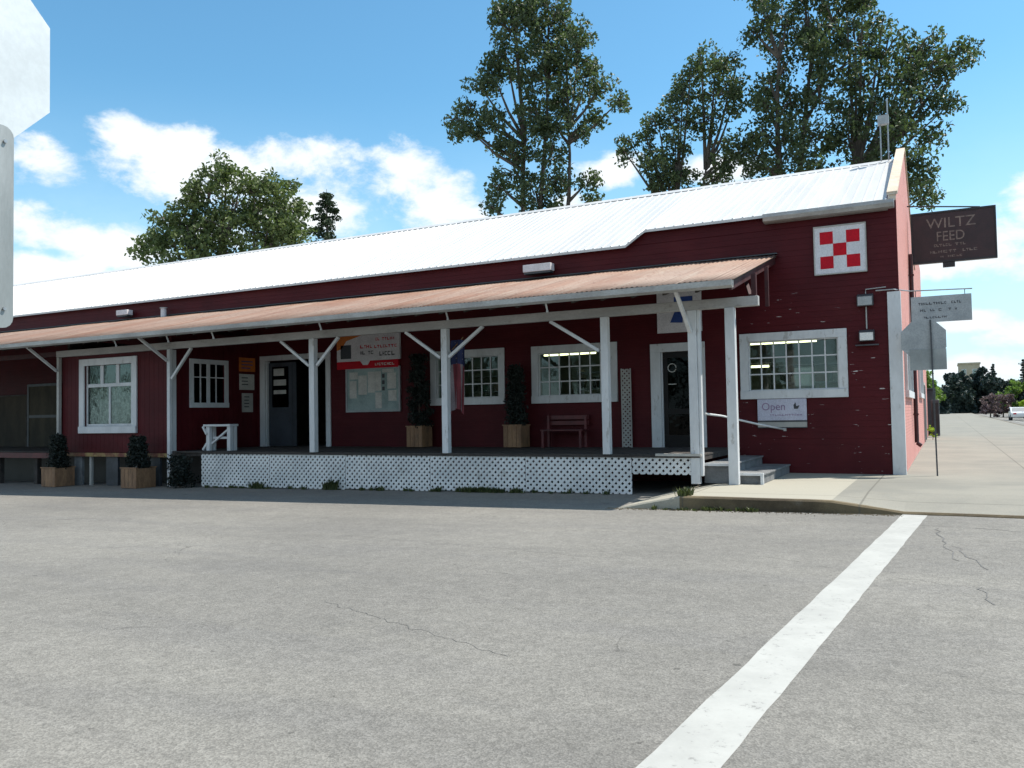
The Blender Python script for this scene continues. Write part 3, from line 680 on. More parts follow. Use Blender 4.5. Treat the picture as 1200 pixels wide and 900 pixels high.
# things in the dark doorway
T=thing('display_rack',(-16.9,20.8,.55),'dim rack of small packets inside the open doorway','rack')
q=MB()
for dx_ in (-.35,.35): q.tube([(-16.9+dx_,20.8,.55),(-16.9+dx_,20.8,2.0)],.02,6)
for z in (.6,.95,1.3,1.65,2.0): q.box(-17.25,-16.55,20.7,20.9,z,z+.02)
obj('rack_frame',q,M['darkgrey'],T)
q=MB()
for z in (.63,.98,1.33,1.68):
    for k in range(4): q.box(-17.2+k*.16,-17.08+k*.16,20.68,20.78,z,z+random.uniform(.1,.2))
obj('packets',q,M['paper'],T)
q=MB(); q.prism([(-16.6,.56),(-16.35,.56),(-16.33,1.7),(-16.42,1.8),(-16.53,1.8),(-16.6,1.7)],'y',20.0,20.2); tag(obj('red_jacket_display',q,M['red'],bevel=.02),'dull red upright item just inside the open doorway on the right','display')

# ------------------------------------------------------------------ enclosed room at the left of the porch
RX0,RX1,RY=-23.64,-19.03,16.08
wop=[(-22.62,-20.55,1.27,3.06)]
q=MB()
for a,b,c,d in wall_pieces(RX0,RX1,.50,3.42,wop): q.box(a,b,RY,RY+.12,c,d)
obj('room_front_wall',q,M['siding'],B)
q=MB()
x=RX0
while x<RX1-.01:   # vertical boards of the room front
    e=min(x+.19,RX1)
    for a,b,c,d in wall_pieces(x+.003,e-.003,.52,3.36,[(max(o[0],x),min(o[1],e),o[2],o[3]) for o in wop if o[0]<e-.01 and o[1]>x+.01]):
        if b-a>.02: q.box(a,b,RY-.013,RY-.001,c,d)
    x+=.19
obj('room_boards',q,M['siding'],B)
a,b,c,d=wop[0]; f=MB(); t=.22; Y0,Y1=RY-.06,RY-.0135
f.box(a-t,b+t,Y0,Y1,d,d+.2); f.box(a-t,a,Y0,Y1,c,d); f.box(b,b+t,Y0,Y1,c,d); f.box(a-t,b+t,Y0-.03,Y1,c-.2,c); 
f.box(a+.0005,b-.0005,RY+.03,RY+.07,2.42,2.52); f.box(a+.0005,a+.06,RY+.03,RY+.07,c,2.419); f.box(b-.06,b-.0005,RY+.03,RY+.07,c,2.419); f.box(a+.061,b-.061,RY+.03,RY+.07,c,c+.07)
f.box((a+b)/2-.04,(a+b)/2+.04,RY+.03,RY+.07,c+.071,2.419)
for k in (1,2): X=a+(b-a)*k/3; f.box(X-.07,X+.07,RY+.03,RY+.07,2.521,d)
f.box(a+.0005,a+.05,RY+.03,RY+.07,2.521,d); f.box(b-.05,b-.0005,RY+.03,RY+.07,2.521,d)
wo=obj('window',f,M['white'],B,bevel=.006); wo['label']='large white cottage window with three small panes over two tall lace curtained panes'
p=MB(); p.box(a+.01,b-.01,RY+.048,RY+.052,c+.01,d-.01); obj('pane',p,M['cglass'],wo)
p=MB(); v=[];nn=60
for i in range(nn+1):
    X=a+.02+(b-a-.04)*i/nn; v+=[(X,RY+.11+.02*math.sin(i*1.1),c+.02),(X,RY+.11+.02*math.sin(i*1.1),2.42)]
p.add(v,[(2*i,2*i+2,2*i+3,2*i+1) for i in range(nn)]); obj('curtain',p,M['curtain'],wo,fix=False,smooth=True)
# right side wall of the room, facing along the porch, with a small window
q=MB(); sop=(16.82,17.98,1.90,3.02)
for (y0,y1,z0,z1) in ((RY+.001,sop[0],.56,3.9),(sop[1],WY-.02,.56,3.9),(sop[0],sop[1],.56,sop[2]),(sop[0],sop[1],sop[3],3.9)): q.box(-19.07,-18.97,y0,y1,z0,z1)
obj('room_side_wall',q,M['siding'],B)
q=MB(); 
y=RY+.15
while y<WY-.1:
    e=min(y+.185,WY-.04)
    for z0,z1 in (((.57,3.85),) if (e<sop[0]-.12 or y>sop[1]+.12) else ((.57,sop[2]-.13),(sop[3]+.13,3.85))): q.box(-18.969,-18.957,y,e-.006,z0,z1)
    y+=.19
obj('room_side_boards',q,M['siding'],B)
q=MB(); q.box(-18.969,-18.93,RY-.005,RY+.13,.56,3.36); q.box(-18.929,-18.915,RY+.0,RY+.05,.56,3.36); obj('room_corner_board',q,M['white'],B)
f=MB(); y0,y1,z0,z1=sop; tt=.13; X0,X1=-18.968,-18.925
f.box(X0,X1,y0-tt,y1+tt,z1,z1+.13); f.box(X0,X1+.02,y0-tt,y1+tt,z0-.14,z0); f.box(X0,X1,y0-tt,y0,z0,z1); f.box(X0,X1,y1,y1+tt,z0,z1); f.box(X0-.05,X0-.002,(y0+y1)/2-.05,(y0+y1)/2+.05,z0,z1)
for k in (1,3): Y=y0+(y1-y0)*k/4; f.box(X0-.04,X0-.01,Y-.015,Y+.015,z0,z1)
f.box(X0-.038,X0-.012,y0,y1,z0+.72,z0+.75)
wo=obj('window',f,M['white'],B); p=MB(); p.box(X0-.06,X0-.055,y0,y1,z0,z1); obj('pane',p,M['dglass'],wo)
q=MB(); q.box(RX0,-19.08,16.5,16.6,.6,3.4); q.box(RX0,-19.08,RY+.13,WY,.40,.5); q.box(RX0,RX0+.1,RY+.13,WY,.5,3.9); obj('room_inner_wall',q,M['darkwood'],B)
q=MB(); q.box(-23.6,-19.05,15.98,RY-.02,.395,.50); rb=obj('room_sill_board',q,M['ochre'],B)
for X,m_,w_ in ((-22.35,'cream',.09),(-21.4,'darkgrey',.5),(-20.35,'concrete',.32),(-22.9,'concrete',.35),(-19.6,'darkgrey',.4)):
    q=MB(); q.box(X-w_/2,X+w_/2,16.05,16.12,gz(X),.394); obj('underfloor_board',q,M[m_],B)
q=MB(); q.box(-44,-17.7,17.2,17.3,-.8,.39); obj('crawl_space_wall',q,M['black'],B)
# store of weathered doors in the open bay
for (x0,x1,z0,z1,mm,fr,lb) in ((-33.0,-30.4,.53,2.42,'ply2',False,'brown stained sliding door without frame'),(-30.24,-28.6,.53,2.75,'ply','cream','greenish weathered door with pale frame')):
    q=MB(); q.box(x0,x1,WY-.12,WY-.06,z0,z1); 
    o=obj('barn_door',q,M[mm],B); o['label']=lb
    f=MB(); 
    fw=.09 if fr else .05
    f.box(x0-fw,x0,WY-.14,WY-.05,z0,z1+fw); f.box(x1,x1+fw,WY-.14,WY-.05,z0,z1+fw); f.box(x0,x1,WY-.14,WY-.05,z1,z1+fw)
    if fr: f.box(x0,x1,WY-.135,WY-.121,(z0+z1)/2-.05,(z0+z1)/2+.05)
    obj('frame',f,M['darkgrey' if fr else 'darkwood'],o)

# ------------------------------------------------------------------ signs and lamps on the wall
def marks(parent,m,x0,x1,z,h,y,frac=.75,seed=1,name='faded_writing',size=.09):
    """one row of weathered lettering too faint to read"""
    rr=random.Random(seed); mb=MB(); x=x0
    while x<x1-.01:
        w_=rr.uniform(.6,1.2)*size
        if rr.random()<frac:
            k=rr.randint(0,3)
            if k==0: mb.box(x,x+w_*.25,y-.002,y,z,z+h); mb.box(x+w_*.25,x+w_*.8,y-.002,y,z,z+h*.3)
            elif k==1: mb.box(x,x+w_*.75,y-.002,y,z+h*.7,z+h); mb.box(x+w_*.3,x+w_*.5,y-.002,y,z,z+h*.7)
            elif k==2: mb.box(x,x+w_*.2,y-.002,y,z,z+h); mb.box(x+w_*.55,x+w_*.75,y-.002,y,z,z+h); mb.box(x+w_*.2,x+w_*.55,y-.002,y,z+h*.4,z+h*.62)
            else: mb.box(x,x+w_*.75,y-.002,y,z,z+h*.25); mb.box(x,x+w_*.2,y-.002,y,z+h*.25,z+h); mb.box(x+w_*.2,x+w_*.75,y-.002,y,z+h*.78,z+h)
        x+=w_
    return obj(name,mb,m,parent)
# checkerboard sign
T=thing('checkerboard_sign',(-1.935,WY-.05,4.37),'square red and white checkerboard sign high on the red wall','sign')
x0,x1,z0,z1=-2.45,-1.42,4.36,5.38; Y=WY-.06
q=MB(); q.box(x0,x1,Y,WY-.018,z0,z1); obj('board',q,M['swhite'],T)
q=MB(); 
for a,b,c,d in ((x0-.02,x1+.02,z1,z1+.025),(x0-.02,x1+.02,z0-.025,z0),(x0-.02,x0,z0,z1),(x1,x1+.02,z0,z1)): q.box(a,b,Y-.02,WY-.018,c,d)
obj('frame',q,M['cream'],T)
cs=.27; ox=x0+(1.03-3*cs)/2; oz=z0+(1.02-3*cs)/2
for i in range(3):
    for j in range(3):
        if (i+j)%2==0:
            q=MB(); q.box(ox+i*cs,ox+(i+1)*cs,Y-.004,Y-.0005,oz+j*cs,oz+(j+1)*cs); obj('red_square',q,M['red'],T)
# banner and notice board
T=thing('shop_banner',(-14.65,WY-.1,2.85),'white banner with orange corner and red bottom strip left of the flag window','banner')
x0,x1=-15.76,-13.54; Y=WY-.09
q=MB(); q.box(x0,x1,Y,WY-.018,3.02,3.76); obj('board',q,M['swhite'],T)
q=MB(); q.box(x0,x1-.05,Y-.004,WY-.02,2.80,3.018); obj('red_strip',q,M['red'],T)
q=MB(); q.prism([(x0,3.35),(x0,3.76),(x0+.9,3.76),(x0+.35,3.62),(x0+.18,3.4)],'y',Y-.004,Y-.0005); obj('orange_corner',q,M['orange'],T)
q=MB(); q.box(x0+.14,x0+.52,Y-.004,Y-.0005,3.1,3.5); obj('picture',q,M['bluegrey'],T)
q=MB(); q.prism([(x0+.85,3.017),(x0+1.2,3.017),(x0+1.12,2.9),(x0+.95,2.9)],'y',Y-.008,Y-.0045); obj('emblem_tip',q,M['swhite'],T)
marks(T,M['red'],x0+.85,x0+1.25,3.38,.09,Y-.001,.95,2,size=.12); marks(T,M['ink'],x0+.85,x0+1.3,3.2,.1,Y-.001,.9,3,size=.1)
marks(T,M['red'],x0+1.4,x1-.2,3.58,.08,Y-.001,.9,4,size=.09); marks(T,M['red'],x0+1.35,x1-.15,3.37,.08,Y-.001,.95,5,size=.1); marks(T,M['ink'],x0+1.4,x1-.25,3.14,.12,Y-.001,.8,6,size=.12)
marks(T,M['paper'],x0+1.3,x1-.2,2.87,.07,Y-.006,.9,8,size=.1)
T=thing('notice_board',(-14.5,WY-.06,1.6),'pale teal notice board covered in papers under the banner','notice board')
x0,x1,z0,z1=-15.41,-13.6,1.60,2.78; Y=WY-.06
q=MB(); q.box(x0,x1,Y,WY-.018,z0,z1); obj('board',q,M['teal'],T)
q=MB()
for a,b,c,d in ((x0-.05,x1+.05,z1,z1+.05),(x0-.05,x1+.05,z0-.05,z0),(x0-.05,x0,z0,z1),(x1,x1+.05,z0,z1)): q.box(a,b,Y-.02,WY-.018,c,d)
obj('frame',q,M['greyboard'],T)
for k,(a,c,w_,h_) in enumerate(((.08,.35,.25,.5),(.08,.9,.3,.2),(.4,.45,.3,.55),(.74,.5,.25,.6),(1.0,.05,.22,.45),(1.0,.55,.2,.55),(1.42,.6,.3,.45),(1.45,.25,.28,.3),(1.25,1.06,.4,.1))):
    q=MB(); q.box(x0+a,x0+a+w_,Y-.004-.001*k*.2,Y-.0005,z0+c,z0+c+h_); obj('pinned_paper',q,M['paper'],T)
q=MB()
for k in range(3): q.box(x0+1.24,x0+1.33,Y-.007,Y-.0045,z0+.55+k*.18,z0+.66+k*.18)
obj('black_label',q,M['ink'],T)
# three notices by the doorway on the room side wall (facing along the porch)
def side_notice(y0,y1,z0,z1,m,label,dark=False):
    T=thing('posted_notice',(-18.93,(y0+y1)/2,z0),label,'notice','notices posted beside the open doorway')
    q=MB(); q.box(-18.955,-18.935,y0,y1,z0,z1); obj('sheet',q,m,T)
    q=MB(); rr=random.Random(int(z0*10)); z=z1-.1
    while z>z0+.08:
        q.box(-18.935,-18.932,y0+.08,y1-.08-rr.uniform(0,.2),z-.03,z); z-=.1
    obj('faded_writing',q,M['ink'] if not dark else M['blue'],T)
side_notice(18.55,19.2,2.86,3.28,M['orange'],'orange and blue notice, topmost of the three beside the doorway',True)
side_notice(18.56,19.16,2.30,2.78,M['paper'],'white framed notice, middle of the three beside the doorway')
side_notice(18.66,19.1,1.62,2.2,M['cream'],'grey beige notice, lowest of the three beside the doorway')
# white sign above right door
T=thing('door_sign',(-5.5,WY-.1,3.3),'white sign with blue and red marks above the dark door, partly behind the beam','sign')
x0,x1,z0,z1=-6.07,-5.0,3.28,4.27; Y=WY-.06
q=MB(); q.box(x0,x1,Y,WY-.018,z0,z1); obj('board',q,M['swhite'],T)
q=MB(); q.prism([(-5.75,3.52),(-5.45,3.5),(-5.42,3.85),(-5.6,3.86)],'y',Y-.004,Y-.0005); obj('blue_mark',q,M['blue'],T)
q=MB(); q.box(-5.65,-5.2,Y-.004,Y-.0005,4.0,4.12); obj('blue_stripe',q,M['blue'],T)
q=MB(); q.box(-5.95,-5.68,Y-.004,Y-.0005,3.8,3.88); obj('red_stripe',q,M['red'],T)
q=MB(); q.box(-5.36,-5.27,Y-.004,Y-.0005,3.52,3.62); obj('black_dot',q,M['ink'],T)
# lilac window sign
T=thing('window_sign',(-3.24,WY-.1,1.0),'pale lilac painted sign hanging just under the rightmost window','sign')
x0,x1,z0,z1=-3.77,-2.72,1.0,1.645; Y=WY-.10
q=MB(); q.box(x0,x1,Y,WY-.05,z0+.17,z1); obj('board',q,M['lilac'],T)
q=MB(); q.box(x0,x1,Y,WY-.05,z0+.02,z0+.13); obj('lower_board',q,M['cream'],T)
q=MB(); q.box(x0+.0,x1-.0,Y+.005,WY-.055,z0+.131,z0+.169); q.box(x0,x1,Y+.005,WY-.055,z0,z0+.019); obj('dark_gap',q,M['darkgrey'],T)
text_mesh('Open',.24,T,M['lilac2'],(-3.42,Y-.002,1.47),'lettering',sx=.95)
q=MB(); q.prism([(-2.98,1.42),(-2.9,1.42),(-2.86,1.5),(-2.93,1.48),(-2.95,1.57),(-2.99,1.5)],'y',Y-.004,Y-.0005); obj('dark_emblem',q,M['ink'],T)
marks(T,M['lilac2'],-3.5,-2.82,1.27,.035,Y-.001,.95,13,size=.06)
# dark projecting sign over the side street
T=thing('projecting_sign',(.35,26,5.45),'large dark brown board sign sticking out over the sidewalk, with faded tan lettering','sign')
SY=26.0
q=MB(); q.box(-.68,1.33,SY-.06,SY+.06,5.47,6.80); obj('board',q,M['brown'],T)
q=MB()
for a,b,c,d in ((-.72,1.37,6.801,6.85),(-.72,1.37,5.42,5.469),(-.72,-.681,5.47,6.80),(1.331,1.37,5.47,6.80)): q.box(a,b,SY-.08,SY+.08,c,d)
obj('frame',q,M['black'],T)
text_mesh('WILTZ',.40,T,M['tanletter'],(.28,SY-.062,6.50),'lettering',sx=1.0); text_mesh('FEED',.38,T,M['tanletter'],(.26,SY-.062,6.13),'lettering',sx=.85)
marks(T,M['tanletter'],-.15,.75,5.86,.07,SY-.061,.75,31,size=.1); marks(T,M['tanletter'],-.25,.95,5.68,.07,SY-.061,.7,32,size=.12); marks(T,M['tanletter'],0,.6,5.55,.05,SY-.061,.7,33,size=.1)
q=MB(); q.tube([(-.8,SY,7.1),(1.0,SY,6.86)],.02,6); obj('stay_rod',q,M['black'],T); q=MB(); q.box(.05,.35,SY-.05,SY+.05,5.28,5.419); obj('lamp_box',q,M['black'],T)
# hanging white sign on a rod
T=thing('hanging_sign',(-.02,19.6,3.2),'grey white hanging board with rows of small dark lettering, below a thin rod','sign')
q=MB(); q.box(-.59,.54,19.58,19.61,3.19,3.74); obj('board',q,M['greyboard'],T)
q=MB(); q.tube([(-1.25,19.24,3.9),(-.9,19.24,3.9),(-.6,19.6,3.88),(.56,19.6,3.84)],.014,6); obj('rod',q,M['steel'],T)
q=MB(); q.tube([(-.5,19.6,3.88),(-.5,19.6,3.72)],.008,5); q.tube([(.42,19.6,3.85),(.42,19.6,3.72)],.008,5); obj('hanger',q,M['darkgrey'],T)
marks(T,M['ink'],-.45,.36,3.56,.05,19.579,.75,41,size=.07); marks(T,M['ink'],-.42,.42,3.42,.05,19.579,.6,42,size=.07); marks(T,M['ink'],-.35,.05,3.27,.04,19.579,.9,43,size=.06)
# wall lamps
def flood(x0,x1,z0,z1,y,label,lm='lens',nm='wall_lamp'):
    T=thing(nm,((x0+x1)/2,y,z0),label,'lamp','lamps on the front wall')
    q=MB(); q.prism([(y-.02,z0+.02),(y-.18,z0),(y-.2,z1-.05),(y-.06,z1),(y-.02,z1)],'x',x0,x1); obj('housing',q,M['darkgrey'],T,bevel=.008)
    q=MB(); q.prism([(y-.182,z0+.02),(y-.196,z0+.02),(y-.212,z1-.07),(y-.2,z1-.07)],'x',x0+.02,x1-.02); obj('lamp_lens',q,M[lm],T)
    return T
flood(-1.62,-1.30,3.58,3.85,WY,'dull grey box lamp, upper of the two beside the checkerboard sign corner','greyboard')
T=flood(-1.60,-1.30,2.83,3.08,WY,'bright white square wall lamp, lower of the two near the corner board')
q=MB(); q.box(-1.68,-1.22,WY-.14,WY-.03,2.74,2.765); obj('bracket',q,M['darkgrey'],T)
def eave_lamp(x0,x1,z0,z1,label):
    T=thing('flood_lamp',((x0+x1)/2,19.1,z0),label,'lamp','lamps under the white roof edge')
    q=MB(); q.box(x0,x1,18.98,19.22,z0+.05,z1); obj('housing',q,M['swhite'],T,bevel=.01)
    q=MB(); q.box(x0+.02,x1-.02,19.0,19.2,z0,z0+.049); obj('lamp_lens',q,M['darkgrey'],T)
    q=MB(); q.tube([((x0+x1)/2,19.221,(z0+z1)/2),((x0+x1)/2,19.32,(z0+z1)/2)],.03,8); obj('arm',q,M['gutter'],T)
eave_lamp(-9.5,-8.72,4.98,5.22,'wide white flood lamp above the middle of the rusty porch roof')
eave_lamp(-25.1,-24.55,4.98,5.20,'small white flood lamp near the left end of the dark red upper wall')
T=thing('vent_pipe',(-22.9,19.0,4.9),'short white vent pipe standing right of the left flood lamp','pipe')
q=MB(); q.tube([(-22.9,19.1,4.83),(-22.9,19.1,5.12)],.09,10); obj('pipe',q,M['swhite'],T); q=MB(); q.tube([(-22.9,19.1,5.12),(-22.9,19.1,5.15)],.12,10); obj('cap',q,M['greyboard'],T)
# conduit on the wall end
T=thing('wall_conduit',(-1.2,WY-.05,.2),'thin grey conduit and cable stapled along the wall end','conduit')
q=MB(); q.tube([(-1.45,WY-.04,3.1),(-1.45,WY-.04,3.58)],.015,6); q.tube([(-1.45,WY-.04,3.86),(-1.45,WY-.04,3.95),(-1.05,WY-.04,3.97)],.012,6); obj('conduit',q,M['gutter'],T)
# roof mast
T=thing('roof_mast',(-1.25,25,8.1),'thin grey mast with a small box at the ridge end of the roof','antenna')
q=MB(); q.tube([(-1.17,24.9,8.2),(-1.17,24.9,9.9)],.02,6); q.tube([(-1.36,24.9,8.2),(-1.36,24.9,9.3)],.018,6); obj('mast',q,M['steel'],T)
q=MB(); q.box(-1.42,-1.14,24.82,24.98,9.2,9.45); obj('box',q,M['greyboard'],T)

# ------------------------------------------------------------------ porch furniture
def leaves_mesh(name,mat_,clumps,leaf,per,parent=None,seed=1,spread=1.0,flat=.5,tone_fn=None):
    """clumps: (x,y,z,r). Many small leaf faces scattered through each clump."""
    rr=random.Random(seed); v=[];f=[];tone=[]
    for (cx,cy,cz,r) in clumps:
        n=max(4,int(per*(r**1.6))) if per>0 else -per
        ct=rr.random()
        for _ in range(n):
            while True:
                a,b,c=rr.uniform(-1,1),rr.uniform(-1,1),rr.uniform(-1,1); q=a*a+b*b+c*c
                if q<=1: break
            k=(.45+.55*rr.random())/max(.25,math.sqrt(q)) if rr.random()<.5 else 1
            p=Vector((cx+a*r*k*spread,cy+b*r*k*spread,cz+c*r*k*spread*.85))
            s=leaf*rr.uniform(.6,1.3)
            nrm=Vector((rr.uniform(-1,1),rr.uniform(-1,1),rr.uniform(-.4,1)))
            if nrm.length<.1: nrm=Vector((0,0,1))
            nrm.normalize(); u=nrm.orthogonal().normalized(); w_=nrm.cross(u); th=rr.uniform(0,6.28); 
            e1=(u*math.cos(th)+w_*math.sin(th))*s; e2=(w_*math.cos(th)-u*math.sin(th))*s*.7
            i=len(v); bend=nrm*s*.18
            v+= [p-e1, p-e2*.8+bend, p+e1, p+e2*.8+bend]; f.append((i,i+1,i+2,i+3)); tone.append(min(1,max(0,ct*.6+rr.random()*.55-.05)))
    me=bpy.data.meshes.new(name); org=wloc(parent) if parent else Vector((0,0,0))
    me.from_pydata([tuple(p-org) for p in v],[],f); me.materials.append(mat_)
    at=me.attributes.new('tone','FLOAT','FACE'); at.data.foreach_set('value',tone); me.update()
    o=bpy.data.objects.new(name,me); C.objects.link(o)
    if parent: o.parent=parent
    return o
def planter(X,Y,zb,w_,h_,ph,label,pr_=.3,seed=1,plabel=None,grp='wooden planter boxes'):
    T=thing('wooden_planter',(X,Y,zb),label,'planter',grp)
    n=4; bw=w_/n
    for k in range(n):
        q=MB(); q.box(X-w_/2+k*bw+.004,X-w_/2+(k+1)*bw-.004,Y-w_/2,Y-w_/2+.025,zb+.02,zb+h_); obj('front_slat',q,M['wood'],T)
    q=MB(); q.box(X-w_/2,X-w_/2+.024,Y-w_/2+.026,Y+w_/2,zb+.02,zb+h_); q.box(X+w_/2-.024,X+w_/2,Y-w_/2+.026,Y+w_/2,zb+.02,zb+h_); q.box(X-w_/2+.025,X+w_/2-.025,Y+w_/2-.025,Y+w_/2,zb+.02,zb+h_); obj('side_panels',q,M['wood'],T)
    q=MB(); q.box(X-w_/2-.02,X+w_/2+.02,Y-w_/2-.02,Y-w_/2+.03,zb+h_+.001,zb+h_+.03); q.box(X-w_/2-.02,X+w_/2+.02,Y+w_/2-.03,Y+w_/2+.02,zb+h_+.001,zb+h_+.03); obj('rim',q,M['wood'],T)
    q=MB(); q.box(X-w_/2+.026,X+w_/2-.026,Y-w_/2+.03,Y+w_/2-.03,zb+.03,zb+h_-.04); obj('soil',q,M['soil'],T)
    rr=random.Random(seed)
    P=thing('potted_evergreen',(X,Y,zb+h_-.04),plabel,'shrub','evergreens growing in the wooden planters')
    cl=[]
    for _ in range(120):
        t=rr.random(); rad=pr_*(1-.55*t)*math.sqrt(rr.random()); a=rr.uniform(0,6.28); cl.append((X+rad*math.cos(a),Y+rad*math.sin(a),zb+h_+.05+t*(ph-.1),.13))
    leaves_mesh('foliage',M['leafP'],cl,.035,-42,P,seed)
    q=MB(); q.tube([(X,Y,zb+h_-.04),(X+.01,Y,zb+h_+ph*.6)],[.025,.01],6); obj('stem',q,M['bark'],P)
planter(-12.68,18.9,ZD,.50,.56,1.95,'cedar planter box with dark evergreen standing left of the flag window',.34,2,'tall dark evergreen in the planter between the notice board and the flag window')
planter(-9.72,18.9,ZD,.50,.56,1.55,'cedar planter box on the deck between the flag window and the middle window',.26,3,'narrow dark evergreen in the planter between the two middle windows')
planter(-23.1,15.55,gz(-23.5),.62,.55,.95,'cedar planter box on the ground at the far left porch post',.26,4,'dark evergreen in the ground planter at the far left post')
planter(-19.65,15.55,gz(-20.4),.62,.55,.85,'cedar planter box on the ground below the cottage window right corner',.26,5,'dark evergreen in the ground planter below the cottage window')
T=thing('dark_shrub',(-18.25,15.75,gz(-18.3)),'rounded dark shrub on the ground between the corner post and the lattice','shrub')
rr=random.Random(9); leaves_mesh('foliage',M['leafP'],[(-18.25+rr.uniform(-.3,.3),15.75+rr.uniform(-.2,.2),gz(-18)+.1+rr.random()*.72,.17) for _ in range(50)],.04,-40,T,9)
q=MB(); q.tube([(-18.25,15.75,gz(-18.3)),(-18.2,15.75,.2)],[.03,.01],6); obj('stem',q,M['bark'],T)
# red bench under middle window
T=thing('red_bench',(-8.6,18.9,ZD),'dark red wooden bench against the wall under the middle window','bench')
X0,X1,Y=-8.98,-7.85,18.75
q=MB(); [q.box(X0,X1,Y+k*.13,Y+k*.13+.115,ZD+.42,ZD+.45) for k in range(3)]; obj('seat',q,M['bench'],T)
q=MB(); q.box(X0,X1,Y+.42,Y+.45,ZD+.56,ZD+.66); q.box(X0,X1,Y+.42,Y+.45,ZD+.70,ZD+.80); obj('backrest',q,M['bench'],T)
for X in (X0+.06,X1-.06):
    for yy_ in (Y+.03,Y+.38):
        q=MB(); q.box(X-.03,X+.03,yy_-.03,yy_+.03,ZD+.003,ZD+(.419 if yy_<Y+.2 else .8)); obj('leg',q,M['bench'],T)
# white timber bench near the left doorway
T=thing('white_timber_stand',(-17.6,16.55,ZD),'small white timber trestle bench with crossed braces at the left of the deck','bench')
X0,X1,Y=-18.1,-17.1,16.55
q=MB(); q.box(X0,X1,Y-.16,Y+.16,ZD+.66,ZD+.72); obj('seat',q,M['white'],T,bevel=.01)
for X in (X0+.14,X1-.08):
    q=MB(); q.box(X-.06,X+.06,Y-.12,Y-.03,ZD+.003,ZD+.66); obj('leg',q,M['white'],T)
    q=MB(); q.box(X-.06,X+.06,Y+.04,Y+.12,ZD+.003,ZD+.66); obj('leg',q,M['white'],T)
q=MB(); q.bar((X0+.02,Y-.02,ZD+.08),(X1-.15,Y-.02,ZD+.6),.06,.05); obj('cross_brace',q,M['white'],T)
q=MB(); q.bar((X0+.2,Y+.02,ZD+.35),(X1-.1,Y+.02,ZD+.35),.05,.06); obj('stretcher',q,M['white'],T)
q=MB(); q.bar((X0-.02,Y-.14,ZD+.66),(X0+.12,Y-.14,ZD+.45),.05,.05); q.bar((X0-.05,Y-.1,ZD+.02),(X0+.1,Y-.1,ZD+.2),.07,.06); obj('corner_bracket',q,M['white'],T)
# narrow lattice leaning on the wall
T=thing('narrow_trellis',(-6.85,19.1,ZD),'narrow white lattice trellis strip leaning upright beside the dark door','trellis')
lattice(-6.98,-6.74,ZD+.005,2.46,19.2,T,M['cream'],.115,.045,'lattice_strips')
q=MB(); q.box(-6.99,-6.965,19.18,19.205,ZD,2.47); q.box(-6.76,-6.735,19.18,19.205,ZD,2.47); obj('side_rail',q,M['cream'],T)
# flag
T=thing('flag_on_pole',(-9.9,16.3,2.0),'limp stars and stripes flag hanging from a short pole beside the second post','flag')
q=MB(); q.tube([(-9.93,16.17,2.9),(-9.8,16.45,3.2)],.014,6); obj('pole',q,M['wood'],T)
q=MB(); cols,rows=14,26; v=[]
for j in range(rows+1):
    for i in range(cols+1):
        u=i/cols; t=j/rows
        x=-9.88+.42*(u-.5)*(1-.15*t) + .03*math.sin(u*18+t*2)
        y=16.32+.05*math.sin(u*14+1.3+t*1.5)-.05*t
        z=3.08-1.55*t-.22*abs(u-.45)*(t)+.06*math.sin(u*3)
        v.append((x,y,z))
q.v=v
for j in range(rows):
    for i in range(cols):
        q.f.append((j*(cols+1)+i,j*(cols+1)+i+1,(j+1)*(cols+1)+i+1,(j+1)*(cols+1)+i))
        q.m.append(2 if (j<9) else (i//2)%2)
obj('cloth',q,[M['flagred'],M['flagwhite'],M['flagblue']],T,smooth=True,fix=False)
q=MB(); rr=random.Random(4)
for a in range(5):
    for b_ in range(4):
        k=(1+a*2)*(cols+1)+2+b_*3; p=v[k]; q.ico((p[0],p[1]-.006,p[2]),.010,.004,.010,n=5,m=3)
obj('stars',q,M['flagwhite'],T)

# weeds along the lattice foot and kerb
def weed(x,y,z,hgt,label_i,seed):
    rr=random.Random(seed); mb=[]; 
    v=[];f=[];tone=[]
    for k in range(int(16+hgt*90)):
        a=rr.uniform(0,6.28); l=hgt*rr.uniform(.4,1); r0=rr.uniform(0,.08); lean=rr.uniform(.1,.7)
        bx,by=x+r0*math.cos(a),y+r0*math.sin(a); w_=rr.uniform(.006,.014); d=Vector((math.cos(a),math.sin(a),0)); s=Vector((-d.y,d.x,0))*w_
        p0=Vector((bx,by,z)); p1=p0+Vector((0,0,l*.6))+d*l*lean*.3; p2=p0+Vector((0,0,l))+d*l*lean
        i=len(v); v+=[p0-s,p0+s,p1+s*1.4,p1-s*1.4,p2]; f+=[(i,i+1,i+2,i+3),(i+3,i+2,i+4)]; t=rr.random(); tone+=[t,t]
    return v,f,tone
V_,F_,T_=[],[],[]
rr=random.Random(77)
spots=[(rr.uniform(-17.4,-6),15.86+rr.uniform(-.08,.05),rr.uniform(.04,.12)) for _ in range(45)]
spots+=[(-9.3+rr.gauss(0,.5),15.84+rr.uniform(-.08,.04),rr.uniform(.06,.16)) for _ in range(30)]
spots+=[(-13.15+rr.gauss(0,.12),15.84,rr.uniform(.15,.36)) for _ in range(8)]+[(-15.6+rr.gauss(0,.12),15.84,rr.uniform(.12,.22)) for _ in range(6)]
spots+=[(rr.uniform(-4.5,-2.6),13.47+rr.uniform(-.06,.04),rr.uniform(.03,.09)) for _ in range(20)]+[(-3.95+rr.gauss(0,.06),13.75+rr.uniform(-.2,.2),rr.uniform(.08,.2)) for _ in range(8)]
